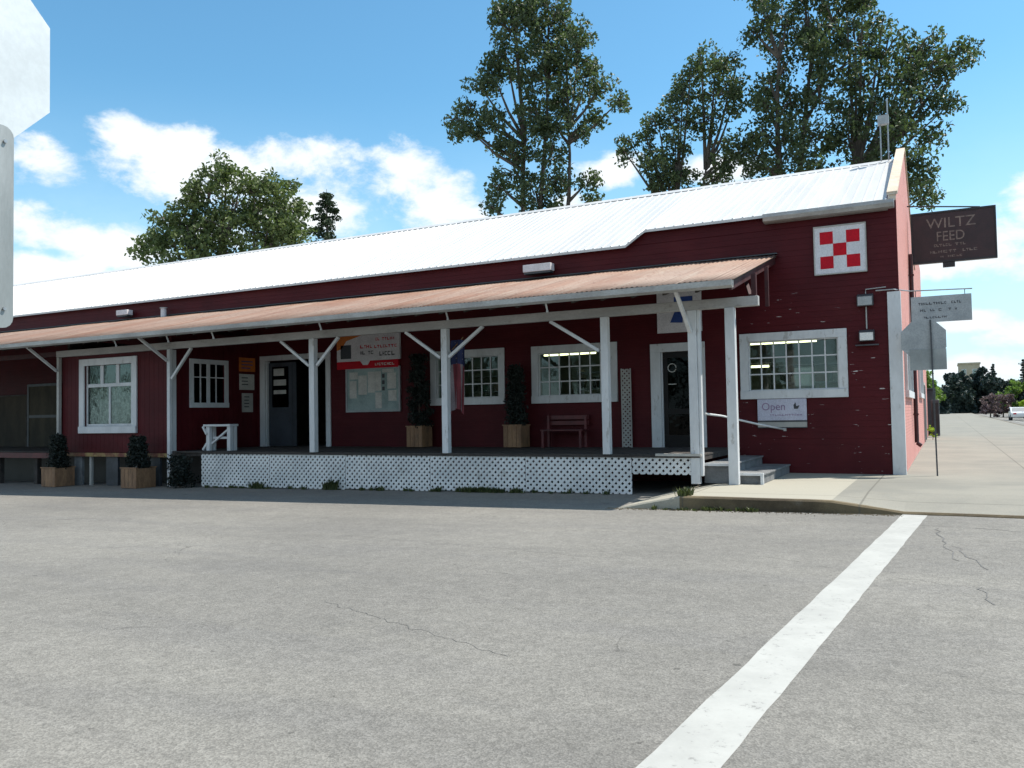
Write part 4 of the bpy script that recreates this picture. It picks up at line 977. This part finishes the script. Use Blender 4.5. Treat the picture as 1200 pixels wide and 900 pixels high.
for i,(x,y,hh) in enumerate(spots):
    zz=gz(x) if y>15 or y<13.53 else walk_z(x,y)
    v,f,t=weed(x,y,zz,hh,0,i); o_=len(V_); V_+=v; F_+=[tuple(k+o_ for k in ff) for ff in f]; T_+=t
me=bpy.data.meshes.new('weeds'); me.from_pydata([tuple(p) for p in V_],[],F_); me.materials.append(M['weed']); at=me.attributes.new('tone','FLOAT','FACE'); at.data.foreach_set('value',T_)
o=bpy.data.objects.new('weeds',me); C.objects.link(o); tag(o,'low green weeds growing along the lattice foot and the kerb','weeds'); o['kind']='stuff'
# grit in the gutter
gr=MB(); rr=random.Random(5)
for _ in range(900):
    x=rr.uniform(-5.2,-.6); y=13.50-abs(rr.gauss(0,.10)); s=rr.uniform(.004,.016); z=gz(x); a=rr.uniform(0,3)
    gr.add([(x-s,y-s*.6,z),(x+s,y-s*.4,z),(x+s*.2,y+s,z),(x,y,z+s)],[(0,1,3),(1,2,3),(2,0,3)])
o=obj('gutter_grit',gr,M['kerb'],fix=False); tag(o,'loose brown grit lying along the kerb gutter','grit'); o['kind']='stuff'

# ------------------------------------------------------------------ street signs seen from behind
def octagon(cx,cz,W,rot=math.pi/8):
    r=W/2/math.cos(math.pi/8); return [(cx+r*math.cos(rot+k*math.pi/4),cz+r*math.sin(rot+k*math.pi/4)) for k in range(8)]
T=thing('stop_sign',(-.2,19.15,0),'octagonal sign back with a darker plaque on a thin post by the corner','street sign')
q=MB(); q.prism(octagon(-.37,2.80,.84),'y',19.155,19.158); obj('sign_plate',q,M['greyboard'],T)
q=MB(); q.box(-.63,.045,19.14,19.143,2.17,2.60); obj('plaque',q,M['alu2'],T)
q=MB(); q.bar((-.2,19.12,0),(-.23,19.12,3.2),.045,.03); obj('post',q,M['darkgrey'],T)
q=MB(); [q.box(-.24,-.2,19.10,19.139,z,z+.02) for z in (2.25,2.44,2.7,3.05)]; obj('bolts',q,M['steel'],T)
# near sign, back lit by the sun
T=thing('near_stop_sign',(-3.0,1.62,gz(-3)),'large bright octagonal sign back close to the camera with a grey plaque below it','street sign')
r8=octagon(1.62,2.775,.805)
q=MB(); q.prism(r8,'x',-3.064,-3.061); obj('sign_plate',q,M['alu'],T)
rp=[]; y0,y1,z0,z1,rd=1.36,1.875,1.75,2.50,.04
for (cy,cz,a0) in ((y1-rd,z0+rd,-90),(y1-rd,z1-rd,0),(y0+rd,z1-rd,90),(y0+rd,z0+rd,180)):
    for k in range(5): a=R(a0+k*22.5); rp.append((cy+rd*math.cos(a),cz+rd*math.sin(a)))
q=MB(); q.prism(rp,'x',-3.052,-3.049); obj('plaque',q,M['alu2'],T)
q=MB()
for yy_,zz_ in ((1.84,2.44),(1.84,1.82)): q.tube([(-3.049,yy_,zz_),(-3.041,yy_,zz_)],.007,6)
obj('rivets',q,M['steel'],T)
q=MB(); q.bar((-3.02,1.62,gz(-3)),(-3.02,1.62,3.15),.05,.045); obj('post',q,M['steel'],T)
# objects on the far sidewalk beside the building
T=thing('utility_cabinet',(-.35,46.5,0),'tall black utility cabinet at the far end of the pink wall','cabinet')
q=MB(); q.box(-.85,-.45,46.2,46.8,0,2.35); obj('cabinet_body',q,M['black'],T,bevel=.03); q=MB(); q.box(-.82,-.48,46.17,46.199,.2,2.2); obj('door',q,M['darkgrey'],T)
T=thing('utility_cabinet',(-.45,44,0),'dark grey utility cabinet, nearer and lower of the two beside the sign post','cabinet')
q=MB(); q.box(-.62,-.28,43.8,44.3,.05,1.75); obj('cabinet_body',q,M['darkgrey'],T,bevel=.03); q=MB(); q.box(-.58,-.32,43.77,43.799,.2,1.6); obj('door',q,M['black'],T)


# ------------------------------------------------------------------ trees
CR=Vector((.887,.4618,0)).normalized()   # horizontal direction the crowns are described along
CD=Vector((-.4618,.887,0))
def tree(name,base,lobes,s,label,cat,mat_,leaf=.15,dens=1.0,seed=1,group=None,trunk_r=.35,trunk_top=None,stems=None,clump=.62,per=46,bark='bark',depth=.8):
    """lobes: (u,h,ru,rh) in units of s metres, u sideways from the trunk, h height above ground."""
    rr=random.Random(seed); T=thing(name,base,label,cat,group)
    bx=Vector(base); cl=[]; hb=MB(); top=max(l[1]*s for l in lobes)
    stems=stems or [(0,0,top*.85 if trunk_top is None else trunk_top)]
    for (u,v_,ht) in stems:
        n=9; pts=[];rad=[]
        for i in range(n):
            t=i/(n-1); pts.append(bx+CR*(u*t*1.0+.5*math.sin(t*5+seed+u)*t)*(1 if i else 0)+CD*v_*t+Vector((0,0,ht*t))); rad.append(trunk_r*.75*(1-.9*t)+.02)
        hb.tube(pts,rad,8)
    for (u,h_,ru,rh) in lobes:
        c=bx+CR*u*s+Vector((0,0,h_*s)); ru*=s; rh*=s; rd=min(ru,rh)*depth+.6; dv=rr.uniform(-.8,.8)
        # limb from the nearest stem
        su=min(stems,key=lambda q_:abs(q_[0]-u*s)); tz=max(.25*su[2],min(c.z-bx.z-.9*abs(u*s-su[0])*.7-rh*.5,su[2]*.95)); tt=tz/su[2]
        root=bx+CR*(su[0]*tt+.5*math.sin(tt*5+seed+su[0])*tt)+CD*su[1]*tt+Vector((0,0,tz))
        mid=(root+c)/2+Vector((0,0,-.1*(c-root).length+.2)); hb.tube([root,mid,c+Vector((0,0,rh*.4))],[.11,.07,.02],6)
        n=int(.98*dens*ru*rh*6.5/(clump**2)*.9)+3
        for k in range(n):
            th=rr.uniform(0,6.283); q_=rr.random()**.45; w_=rr.uniform(-1,1)
            p=c+CR*(ru*q_*math.cos(th))+CD*(rd*w_+dv)+Vector((0,0,rh*q_*math.sin(th)))
            rad=clump*rr.uniform(.55,1.15); cl.append((p.x,p.y,p.z,rad))
            if k%3==0: hb.tube([c+(p-c)*.15,c+(p-c)*.6+Vector((0,0,.15)),p],[.045,.03,.012],5)
    leaves_mesh('crown',mat_,cl,leaf,per,T,seed)
    obj('trunk',hb,M[bark],T)
    return T,len(cl)
gA='tall cottonwoods behind the store roof'
def H(y,hz=482): return hz-y
s=.0426
A0=(-17.9,38,-.3)
def px(l,x0,hz,s,zc=1.4): return [(x-x0,(hz-y)+ (zc+.3)/s,rx,ry) for x,y,rx,ry in l]
# crown described as lobes: (across, up, half width, half height) in units of 4 cm
lobA=px([(603,28,28,34),(592,55,20,22),(640,40,24,34),(665,28,14,16),(680,60,20,30),(692,80,18,20),(640,85,30,28),(575,76,18,17),(560,92,14,10),(548,118,18,10),(530,128,10,9),(545,145,20,12),(575,135,20,14),(625,125,22,24),(585,160,20,10),(660,110,18,16),(705,98,14,10),(726,117,11,12),(700,128,12,8),(650,145,20,20),(675,150,12,8),(612,165,20,16),(645,178,20,14),(600,195,24,16),(580,212,14,9),(570,236,12,8),(648,205,18,16),(625,225,20,18),(650,240,18,10),(685,215,14,9),(690,232,8,6),(605,10,22,22),(645,-5,30,24),(640,265,30,20)],632,484,s)
print('treeA',tree('cottonwood_tree',A0,lobA,s,'tall airy cottonwood standing alone behind the middle of the white roof','tree',M['leafA'],.115,1.15,3,gA,.34,18.5,[(0,0,19.5),(-1.0,.3,16.5),(1.4,-.2,17)],.50,130)[1])
s=.0438
lobB=px([(828,68,12,18),(845,80,14,16),(865,92,12,16),(815,85,16,14),(805,112,16,16),(845,110,22,16),(865,125,10,14),(775,145,16,14),(800,140,20,14),(830,140,20,14),(760,160,12,8),(740,163,10,7),(733,175,6,6),(765,190,20,18),(795,175,16,16),(800,200,22,18),(775,215,16,12),(850,190,16,14),(868,182,10,14),(840,212,16,12),(855,165,8,8),(790,240,30,20)],795,482,s)
print('treeB',tree('cottonwood_tree',(-12.0,42,-.25),lobB,s,'smaller cottonwood leaning right, left of the big one behind the roof','tree',M['leafA'],.11,1.15,5,gA,.26,13.5,[(0,0,12.5),(2.0,.2,15)],.48,130)[1])
s=.0415
lobC=px([(905,15,20,22),(895,-15,24,18),(890,35,10,10),(930,25,16,26),(955,15,20,30),(985,20,26,30),(1020,8,22,20),(1045,20,16,16),(1010,45,26,24),(1045,60,24,22),(960,65,22,26),(985,80,26,22),(925,75,16,24),(905,95,14,20),(1080,62,20,20),(1100,50,18,14),(1120,62,16,12),(1138,56,12,8),(1145,68,8,8),(1095,82,22,18),(1060,92,24,20),(1115,95,14,12),(1020,100,28,22),(900,125,14,20),(930,120,18,22),(965,118,24,22),(1000,135,26,22),(1045,130,26,20),(1085,122,22,16),(1115,130,16,7),(1070,150,20,16),(1095,165,12,14),(895,155,16,18),(885,180,10,14),(920,165,20,22),(960,160,24,22),(1000,170,26,20),(1040,170,22,20),(1080,190,16,18),(1090,215,14,16),(1085,235,16,10),(1060,210,20,24),(905,195,20,16),(940,200,24,18),(980,205,26,20),(1020,205,24,20),(950,-25,40,26),(1000,-20,34,24),(960,240,40,20),(1030,240,36,20)],930,480,s)
print('treeC',tree('cottonwood_tree',(-6.35,42.5,-.2),lobC,s,'largest cottonwood with two dark trunks at the right, spreading past the gable','tree',M['leafA'],.115,1.1,8,gA,.42,20,[(-.4,0,20),(.9,.5,20),(3.8,.2,14)],.50,115)[1])
# maple and small conifer beyond the left part of the roof
s=.0434; 
lobM=px([(268,195,10,14),(262,215,20,16),(285,212,14,14),(300,225,20,16),(325,222,18,14),(340,215,6,8),(245,232,20,18),(275,240,24,18),(305,248,24,16),(335,242,16,14),(352,252,10,14),(225,235,10,14),(215,240,6,8),(210,258,20,16),(235,265,24,18),(265,268,24,18),(300,270,24,16),(335,268,20,16),(355,275,12,14),(190,255,12,10),(185,280,16,12),(175,295,12,10),(205,290,20,16),(240,290,20,14),(270,300,30,24),(330,295,30,24),(220,315,30,20)],268,497,s)
print('M',tree('maple_tree',(-32.4,31.0,-.5),lobM,s,'broad bushy green maple showing above the left part of the white roof','tree',M['leafM'],.12,1.2,12,None,.35,10.5,[(0,0,10.5),(-1.6,0,8.5),(1.6,0,9)],.48,125)[1])
def conifer(base,h,rb,label,mat_,seed,name='conifer_tree',group=None,leaf=.10,levels=26,grow=None,per=40):
    rr=random.Random(seed); T=thing(name,base,label,'tree',group); cl=[]; hb=MB(); b=Vector(base)
    hb.tube([b,b+Vector((0,0,h*.6)),b+Vector((0,0,h))],[h*.018,h*.01,.01],7)
    for i in range(levels):
        t=i/levels; z=h*(.12+.88*t); r=rb*(1-t)**.85*rr.uniform(.8,1.1)+.05
        for k in range(max(4,int(9*(1-t)+3))):
            a=rr.uniform(0,6.283); 
            for q_ in (.35,.7,1.0):
                cl.append((b.x+r*q_*math.cos(a),b.y+r*q_*math.sin(a),b.z+z-.15*r*q_,.22+.16*(1-t)*(1.2-q_)))
            hb.tube([b+Vector((0,0,z)),b+Vector((r*math.cos(a),r*math.sin(a),z-.15*r))],[.025,.006],4)
    leaves_mesh('crown',mat_,cl,leaf,per if per<0 else -per,T,seed); obj('trunk',hb,M['bark'],T)
conifer((-30.6,36.6,-.5),14.8,3.8,'small pointed dark conifer just right of the maple',M['leafK'],4,levels=34,per=30,leaf=.09)

# ------------------------------------------------------------------ far end of the side street
s=.2
gD='dark trees at the far end of the side street'
def bush(name,base,w_,h_,label,mat_,seed,cat='tree',group=None,leaf=.3,n=40,per=26,trunk=True,low=.25,lobn=7,cr=.11):
    rr=random.Random(seed); T=thing(name,base,label,cat,group); b=Vector(base); cl=[]
    lob=[(rr.uniform(-.3,.3)*w_,rr.uniform(-.3,.3)*w_,h_*rr.uniform(low+.1,.85),w_*rr.uniform(.2,.34)) for _ in range(lobn)]
    for k in range(n):
        l=rr.choice(lob); a=rr.uniform(0,6.28); q_=rr.uniform(.5,1)*l[3]; el=rr.uniform(-1,1)
        cl.append((b.x+l[0]+q_*math.cos(a)*math.sqrt(1-el*el),b.y+l[1]+q_*math.sin(a)*math.sqrt(1-el*el),max(b.z+.15,min(b.z+h_,b.z+l[2]+q_*el*.9)),w_*cr))
    leaves_mesh('crown' if trunk else 'foliage',mat_,cl,leaf,-per,T,seed)
    q=MB(); q.tube([b,b+Vector((.05,0,h_*.6))],[w_*.035,w_*.012],6)
    for l in lob[:4]: q.tube([b+Vector((0,0,h_*.3)),b+Vector(l[:3])*1.0],[w_*.02,w_*.008],5)
    obj('trunk' if trunk else 'stem',q,M['bark'],T)
for x_,w_,h_,Y_,lb,sd_ in ((2.9,5.2,9.8,205,'leftmost tall dark tree at the far end of the street',1),(5.9,5.6,10.6,212,'tallest dark tree in front of the beige block at the street end',2),(8.6,4.6,8.6,208,'dark tree right of the tallest one at the street end',3),(10.6,5,7.6,214,'low dark blue green tree at the street end, behind the pinkish bush',4),(14.0,5.5,7.0,216,'lower dark tree behind the parked white car',5),(18.5,6,8.2,210,'dark tree at the right edge of the street end',6),(-1.2,4.5,6.0,190,'dark tree far down the street right of the small light green tree',7)):
    bush('dark_broadleaf_tree',(x_,Y_,-.2),w_,h_,lb,M['leafD'],sd_,group=gD,leaf=.45,n=260,per=30,low=-.1,lobn=18,cr=.14)
for x_,h_,Y_,lb,sd_ in ((10.7,12.5,240,'slim bluish conifer spire left of the lime bush at the street end',21),(17.6,13.6,245,'slim bluish conifer spire above the parked cars',22),(20.5,14.2,240,'tallest slim conifer at the right edge of the picture',23)):
    conifer((x_,Y_,-.2),h_,1.7,lb,M['leafD'],sd_,group='slim conifers at the street end',leaf=.25,levels=20,per=8)
bush('street_tree',(-.75,72,0),2.9,4.6,'small light green tree behind the corner sign post',M['leafL'],31,leaf=.14,n=70,per=30)
bush('weed_tuft',(-.55,40.5,0),.42,.6,'small yellow green weed tuft at the foot of the pink wall',M['leafY'],36,'weed',leaf=.03,n=30,per=16,trunk=False,low=.1)
bush('green_bush',(8.7,140,-.16),4.2,5.0,'mid green rounded bush behind the parked cars',M['leafL'],32,'bush',leaf=.25,n=70,per=24,trunk=False,low=.1)
bush('lime_bush',(8.3,118,-.16),1.6,2.2,'small bright lime bush by the white parked car',M['leafY'],33,'bush',leaf=.14,n=40,per=20,trunk=False,low=.1)
bush('pinkish_bush',(5.3,130,-.16),2.6,3.4,'brownish pink bush at the street edge',M['leafR'],34,'bush',leaf=.2,n=50,per=20,trunk=False,low=.05)
bush('pinkish_bush',(7.0,134,-.16),2.8,3.9,'taller brownish pink bush right of the other',M['leafR'],35,'bush',leaf=.2,n=50,per=20,trunk=False,low=.05)
def block(name,x0,x1,y0,y1,h,wm,rm,label,gable=False,fl=1):
    T=thing(name,((x0+x1)/2,(y0+y1)/2,-.2),label,'building'); q=MB(); q.box(x0,x1,y0,y1,-.2,h); obj('wall',q,wm,T)
    q=MB()
    if gable: q.prism([(y0-.4,h),(y1+.4,h),((y0+y1)/2,h+(y1-y0)*.28)],'x',x0-.4,x1+.4)
    else: q.box(x0-.2,x1+.2,y0-.2,y1+.2,h,h+.4)
    obj('roof',q,rm,T)
    n=max(2,int((x1-x0)/2.4))
    for f_ in range(fl):
        for k in range(n):
            X=x0+(x1-x0)*(k+.5)/n; z=.9+f_*3.0
            if z+1.3>h: continue
            q=MB(); q.box(X-.55,X+.55,y0-.06,y0-.001,z-.1,z+1.4); wo=obj('window',q,M['swhite'],T); q=MB(); q.box(X-.45,X+.45,y0-.09,y0-.061,z,z+1.3); obj('pane',q,M['skyglass'],wo)
        for k in range(3):
            Y=y0+(y1-y0)*(k+.5)/3; z=.9+f_*3
            if z+1.3>h: continue
            q=MB(); q.box(x0-.06,x0-.001,Y-.5,Y+.5,z-.1,z+1.4); wo=obj('window',q,M['swhite'],T); q=MB(); q.box(x0-.09,x0-.061,Y-.4,Y+.4,z,z+1.3); obj('pane',q,M['skyglass'],wo)
rr=random.Random(91); cl=[(rr.uniform(-160,150),rr.uniform(330,380),.2+rr.random()**1.3*6.5,1.6) for _ in range(900)]
o=leaves_mesh('distant_treeline',M['leafD'],cl,.8,-12,None,91); tag(o,'low dark treeline on the horizon beyond the street end','treeline'); o['kind']='stuff'
block('beige_block',3.3,8.2,250,262,12.6,M['beige'],M['beige'],'flat topped beige block rising behind the dark street trees',False,4)
block('grey_house',10.6,20,128,140,3.8,M['greyboard'],M['shingle'],'grey house with shingled roof at the right edge of the picture',True,1)
block('tan_house',-24,-8,120,134,4.2,M['beige'],M['shingle'],'low tan house down the street behind the pink wall',True,1)
for i_,(x_,y_,w_,h_) in enumerate(((-80,-22,11,9),(-66,-26,11,9),(-55,-24,10,9),(-44,-25,10,9),(-34,-24,9,8),(-24,-27,9,9),(-14,-25,8,7.5),(-3,-28,9,8.5),(8,-25,9,8))):  # unseen trees added to darken window reflections and ambient on the facade
    bush('street_tree',(x_,y_,gz(x_)),w_,h_,'unseen leafy tree added behind the camera for window reflections, number %d from the west'%(i_+1),M['leafK'],60+i_,group='unseen trees added for reflections',leaf=.3,n=110,per=22,low=.05)
# parked cars
def car(X,Y,m_,label,L_=4.3,rot=0):
    T=thing('parked_car',(X,Y,-.16),label,'car','cars parked down the side street')
    z0=-.16
    prof=[(-2.1,.35),(-2.12,.7),(-2.0,.86),(-1.25,.95),(-.55,1.38),(.75,1.42),(1.45,1.0),(2.05,.93),(2.14,.7),(2.1,.35)]
    q=MB(); q.prism([(Y+a,z0+b) for a,b in prof],'x',X-.85,X+.85); body=obj('body',q,m_,T,bevel=.06)
    q=MB(); q.prism([(Y-1.12,z0+.98),(Y-.52,z0+1.32),(Y+.7,z0+1.36),(Y+1.28,z0+1.02)],'x',X-.86,X+.86); obj('side_glass',q,M['skyglass'],T)
    q=MB(); q.add([(X-.72,Y-1.26,z0+.97),(X+.72,Y-1.26,z0+.97),(X+.66,Y-.64,z0+1.37),(X-.66,Y-.64,z0+1.37)],[(0,1,2,3)]); obj('rear_glass',q,M['skyglass'],T)
    for sx in (-1,1):
        for yy_ in (-1.3,1.35):
            q=MB(); q.tube([(X+sx*.68,Y+yy_,z0+.32),(X+sx*.88,Y+yy_,z0+.32)],.32,14); wh=obj('wheel',q,M['tyre'],T); q=MB(); q.tube([(X+sx*.875,Y+yy_,z0+.32),(X+sx*.89,Y+yy_,z0+.32)],.18,10); obj('rim',q,M['steel'],wh)
        q=MB(); q.box(X+sx*.5-.14,X+sx*.5+.14,Y-2.15,Y-2.09,z0+.66,z0+.8); obj('tail_light',q,M['red'],T)
car(7.0,106,M['carwhite'],'white car parked down the side street in front of the lime bush')
# utility poles and wires
def pole(X,Y,h,label):
    T=thing('utility_pole',(X,Y,-.2),label,'utility pole','utility poles along the side street'); q=MB(); q.tube([(X,Y,-.2),(X,Y,h)],[.16,.1],8); obj('pole',q,M['bark'],T)
    q=MB(); q.box(X-1.1,X+1.1,Y-.06,Y+.06,h-.9,h-.76); obj('crossarm',q,M['bark'],T)
    q=MB(); [q.tube([(X+d,Y,h-.76),(X+d,Y,h-.6)],.05,6) for d in (-1,-.4,.4,1)]; obj('insulator',q,M['steel'],T)
pole(13.2,150,10.6,'nearer utility pole with crossarm at the right of the side street'); pole(14.2,195,10.6,'farther utility pole with crossarm at the right of the side street')
for i,d in enumerate((-1,-.4,.4,1)):
    pts=[]; a=Vector((13.2+d,150,10.0)); b=Vector((14.2+d,195,10.0)); c=Vector((11.6+d,70,10.6)); 
    for (p_,q_) in ((c,a),(a,b)):
        for k in range(11):
            t=k/10; v=p_.lerp(q_,t); v.z-=1.0*4*t*(1-t)*.6; pts.append(v)
    q=MB(); q.tube(pts,.018,4); tag(obj('power_line',q,M['black'],fix=False),'thin power line running down the right of the side street','power line','power lines')
pole(11.6,70,11.2,'utility pole outside the frame to the right, carrying the power lines')

# ------------------------------------------------------------------ world, sun, camera
SUN=Vector((1.8,1.5,3.95)).normalized()
el=math.asin(SUN.z); az=math.atan2(SUN.x,SUN.y)
w=bpy.data.worlds.new('World'); sc.world=w; w.use_nodes=True; nt=w.node_tree
for n_ in list(nt.nodes): nt.nodes.remove(n_)
out=N(nt,'ShaderNodeOutputWorld'); bg=N(nt,'ShaderNodeBackground'); L(nt,bg.outputs[0],out.inputs[0])
sky=N(nt,'ShaderNodeTexSky'); sky.sky_type='NISHITA'; sky.sun_disc=False; sky.sun_elevation=el; sky.sun_rotation=az; sky.air_density=1.0; sky.dust_density=.6; sky.ozone_density=1.6; sky.altitude=50
tc=N(nt,'ShaderNodeTexCoord'); nv=N(nt,'ShaderNodeVectorMath',operation='NORMALIZE'); L(nt,tc.outputs['Generated'],nv.inputs[0])
sp=N(nt,'ShaderNodeSeparateXYZ'); L(nt,nv.outputs[0],sp.inputs[0])
AZ=math_(nt,'MULTIPLY',math_(nt,'ARCTAN2',sp.outputs[0],sp.outputs[1]),180/math.pi)
EL=math_(nt,'MULTIPLY',math_(nt,'ARCSINE',sp.outputs[2]),180/math.pi)
# cumulus banks: (azimuth, elevation, half width, half height) in degrees
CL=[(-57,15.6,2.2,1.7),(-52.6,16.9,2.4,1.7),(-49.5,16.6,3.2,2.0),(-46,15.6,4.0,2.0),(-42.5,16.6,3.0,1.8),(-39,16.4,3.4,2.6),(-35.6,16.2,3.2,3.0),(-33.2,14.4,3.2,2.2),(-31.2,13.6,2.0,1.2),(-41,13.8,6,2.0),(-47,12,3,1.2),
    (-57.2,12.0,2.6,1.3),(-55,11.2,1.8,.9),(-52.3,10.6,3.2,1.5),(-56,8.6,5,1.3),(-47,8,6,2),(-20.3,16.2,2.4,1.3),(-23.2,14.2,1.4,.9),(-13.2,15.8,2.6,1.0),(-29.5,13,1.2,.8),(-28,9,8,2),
    (3.2,9.2,3.6,1.7),(5.5,11.4,3.0,1.7),(-.5,8.6,2.0,1.2),(1.8,5.0,2.6,.7),(4.5,4.4,3,.9),(2.5,2.2,4,1.0),(12,9,5,3),(20,6,8,2.5),(-70,12,9,4),(-85,8,14,4),(35,10,10,4),(60,7,16,4),(100,12,20,6),(150,9,26,6),(-130,10,26,6),(180,20,14,5),(170,38,34,13),(-150,30,30,12),(140,58,40,10),(-165,62,60,8),(-110,34,16,9),(100,34,18,8),(-120,60,30,8),(20,66,20,5),(-172,12,20,5)]  # wide banks overhead and behind the camera: unseen, added for neutral ambient light
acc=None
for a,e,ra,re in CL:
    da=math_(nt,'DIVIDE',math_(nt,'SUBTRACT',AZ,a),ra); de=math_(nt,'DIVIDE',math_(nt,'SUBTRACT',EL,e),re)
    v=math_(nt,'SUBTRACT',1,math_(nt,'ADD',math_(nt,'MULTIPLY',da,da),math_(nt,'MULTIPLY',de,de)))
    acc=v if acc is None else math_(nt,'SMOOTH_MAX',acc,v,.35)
mp=N(nt,'ShaderNodeMapping'); L(nt,nv.outputs[0],mp.inputs[0]); mp.inputs['Scale'].default_value=(1,1,1.7)
n1=noise(nt,mp.outputs[0],13,9,.62,.15); n2=noise(nt,mp.outputs[0],6,4,.5)
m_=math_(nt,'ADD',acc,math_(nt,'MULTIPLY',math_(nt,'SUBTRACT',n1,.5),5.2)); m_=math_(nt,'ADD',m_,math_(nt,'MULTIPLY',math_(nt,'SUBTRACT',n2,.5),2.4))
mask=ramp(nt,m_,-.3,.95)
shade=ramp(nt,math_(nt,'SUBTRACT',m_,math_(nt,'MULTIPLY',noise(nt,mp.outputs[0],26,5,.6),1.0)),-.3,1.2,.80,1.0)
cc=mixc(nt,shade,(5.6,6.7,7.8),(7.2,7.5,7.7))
wisp=math_(nt,'MULTIPLY',ramp(nt,noise(nt,pos(nt,(1,1,1)),1,1),0,1,0,0),1)
low=math_(nt,'MULTIPLY',ramp(nt,EL,22,1,0,.75),ramp(nt,noise(nt,mp.outputs[0],5,6,.6),.3,.62,.55,1))
tint=mixc(nt,1.0,sky.outputs[0],(.80,1.30,1.34),'MULTIPLY')
skyc=mixc(nt,low,tint,(5.6,7.3,8.4))
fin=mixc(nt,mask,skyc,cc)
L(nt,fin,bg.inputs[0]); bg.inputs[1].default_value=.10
sl=bpy.data.lights.new('sun','SUN'); sl.energy=4.8; sl.angle=R(.53); sl.color=(1,.935,.845)
so=bpy.data.objects.new('sun',sl); C.objects.link(so); so.rotation_euler=(-SUN).to_track_quat('-Z','Y').to_euler(); so.location=(0,0,40)
cam=bpy.data.cameras.new('camera'); co=bpy.data.objects.new('camera',cam); C.objects.link(co); sc.camera=co
from mathutils import Matrix
r=(0.886823901390573,0.4617739323446159,-0.017555720702763452); d=(-0.03255686335805794,0.024538152918532008,-0.9991686192528424); f=(-0.46095923742852585,0.8866581722729098,0.03679493132178776)
co.matrix_world=Matrix(((r[0],-d[0],-f[0],0),(r[1],-d[1],-f[1],0),(r[2],-d[2],-f[2],1.4),(0,0,0,1)))
cam.sensor_width=36; cam.lens=36*976.63/1200; cam.clip_end=5000; cam.clip_start=.05
sc.view_settings.view_transform='Standard'; sc.view_settings.look='None'; sc.view_settings.exposure=.55; sc.view_settings.gamma=1
sc.cycles.max_bounces=8; sc.cycles.transparent_max_bounces=12
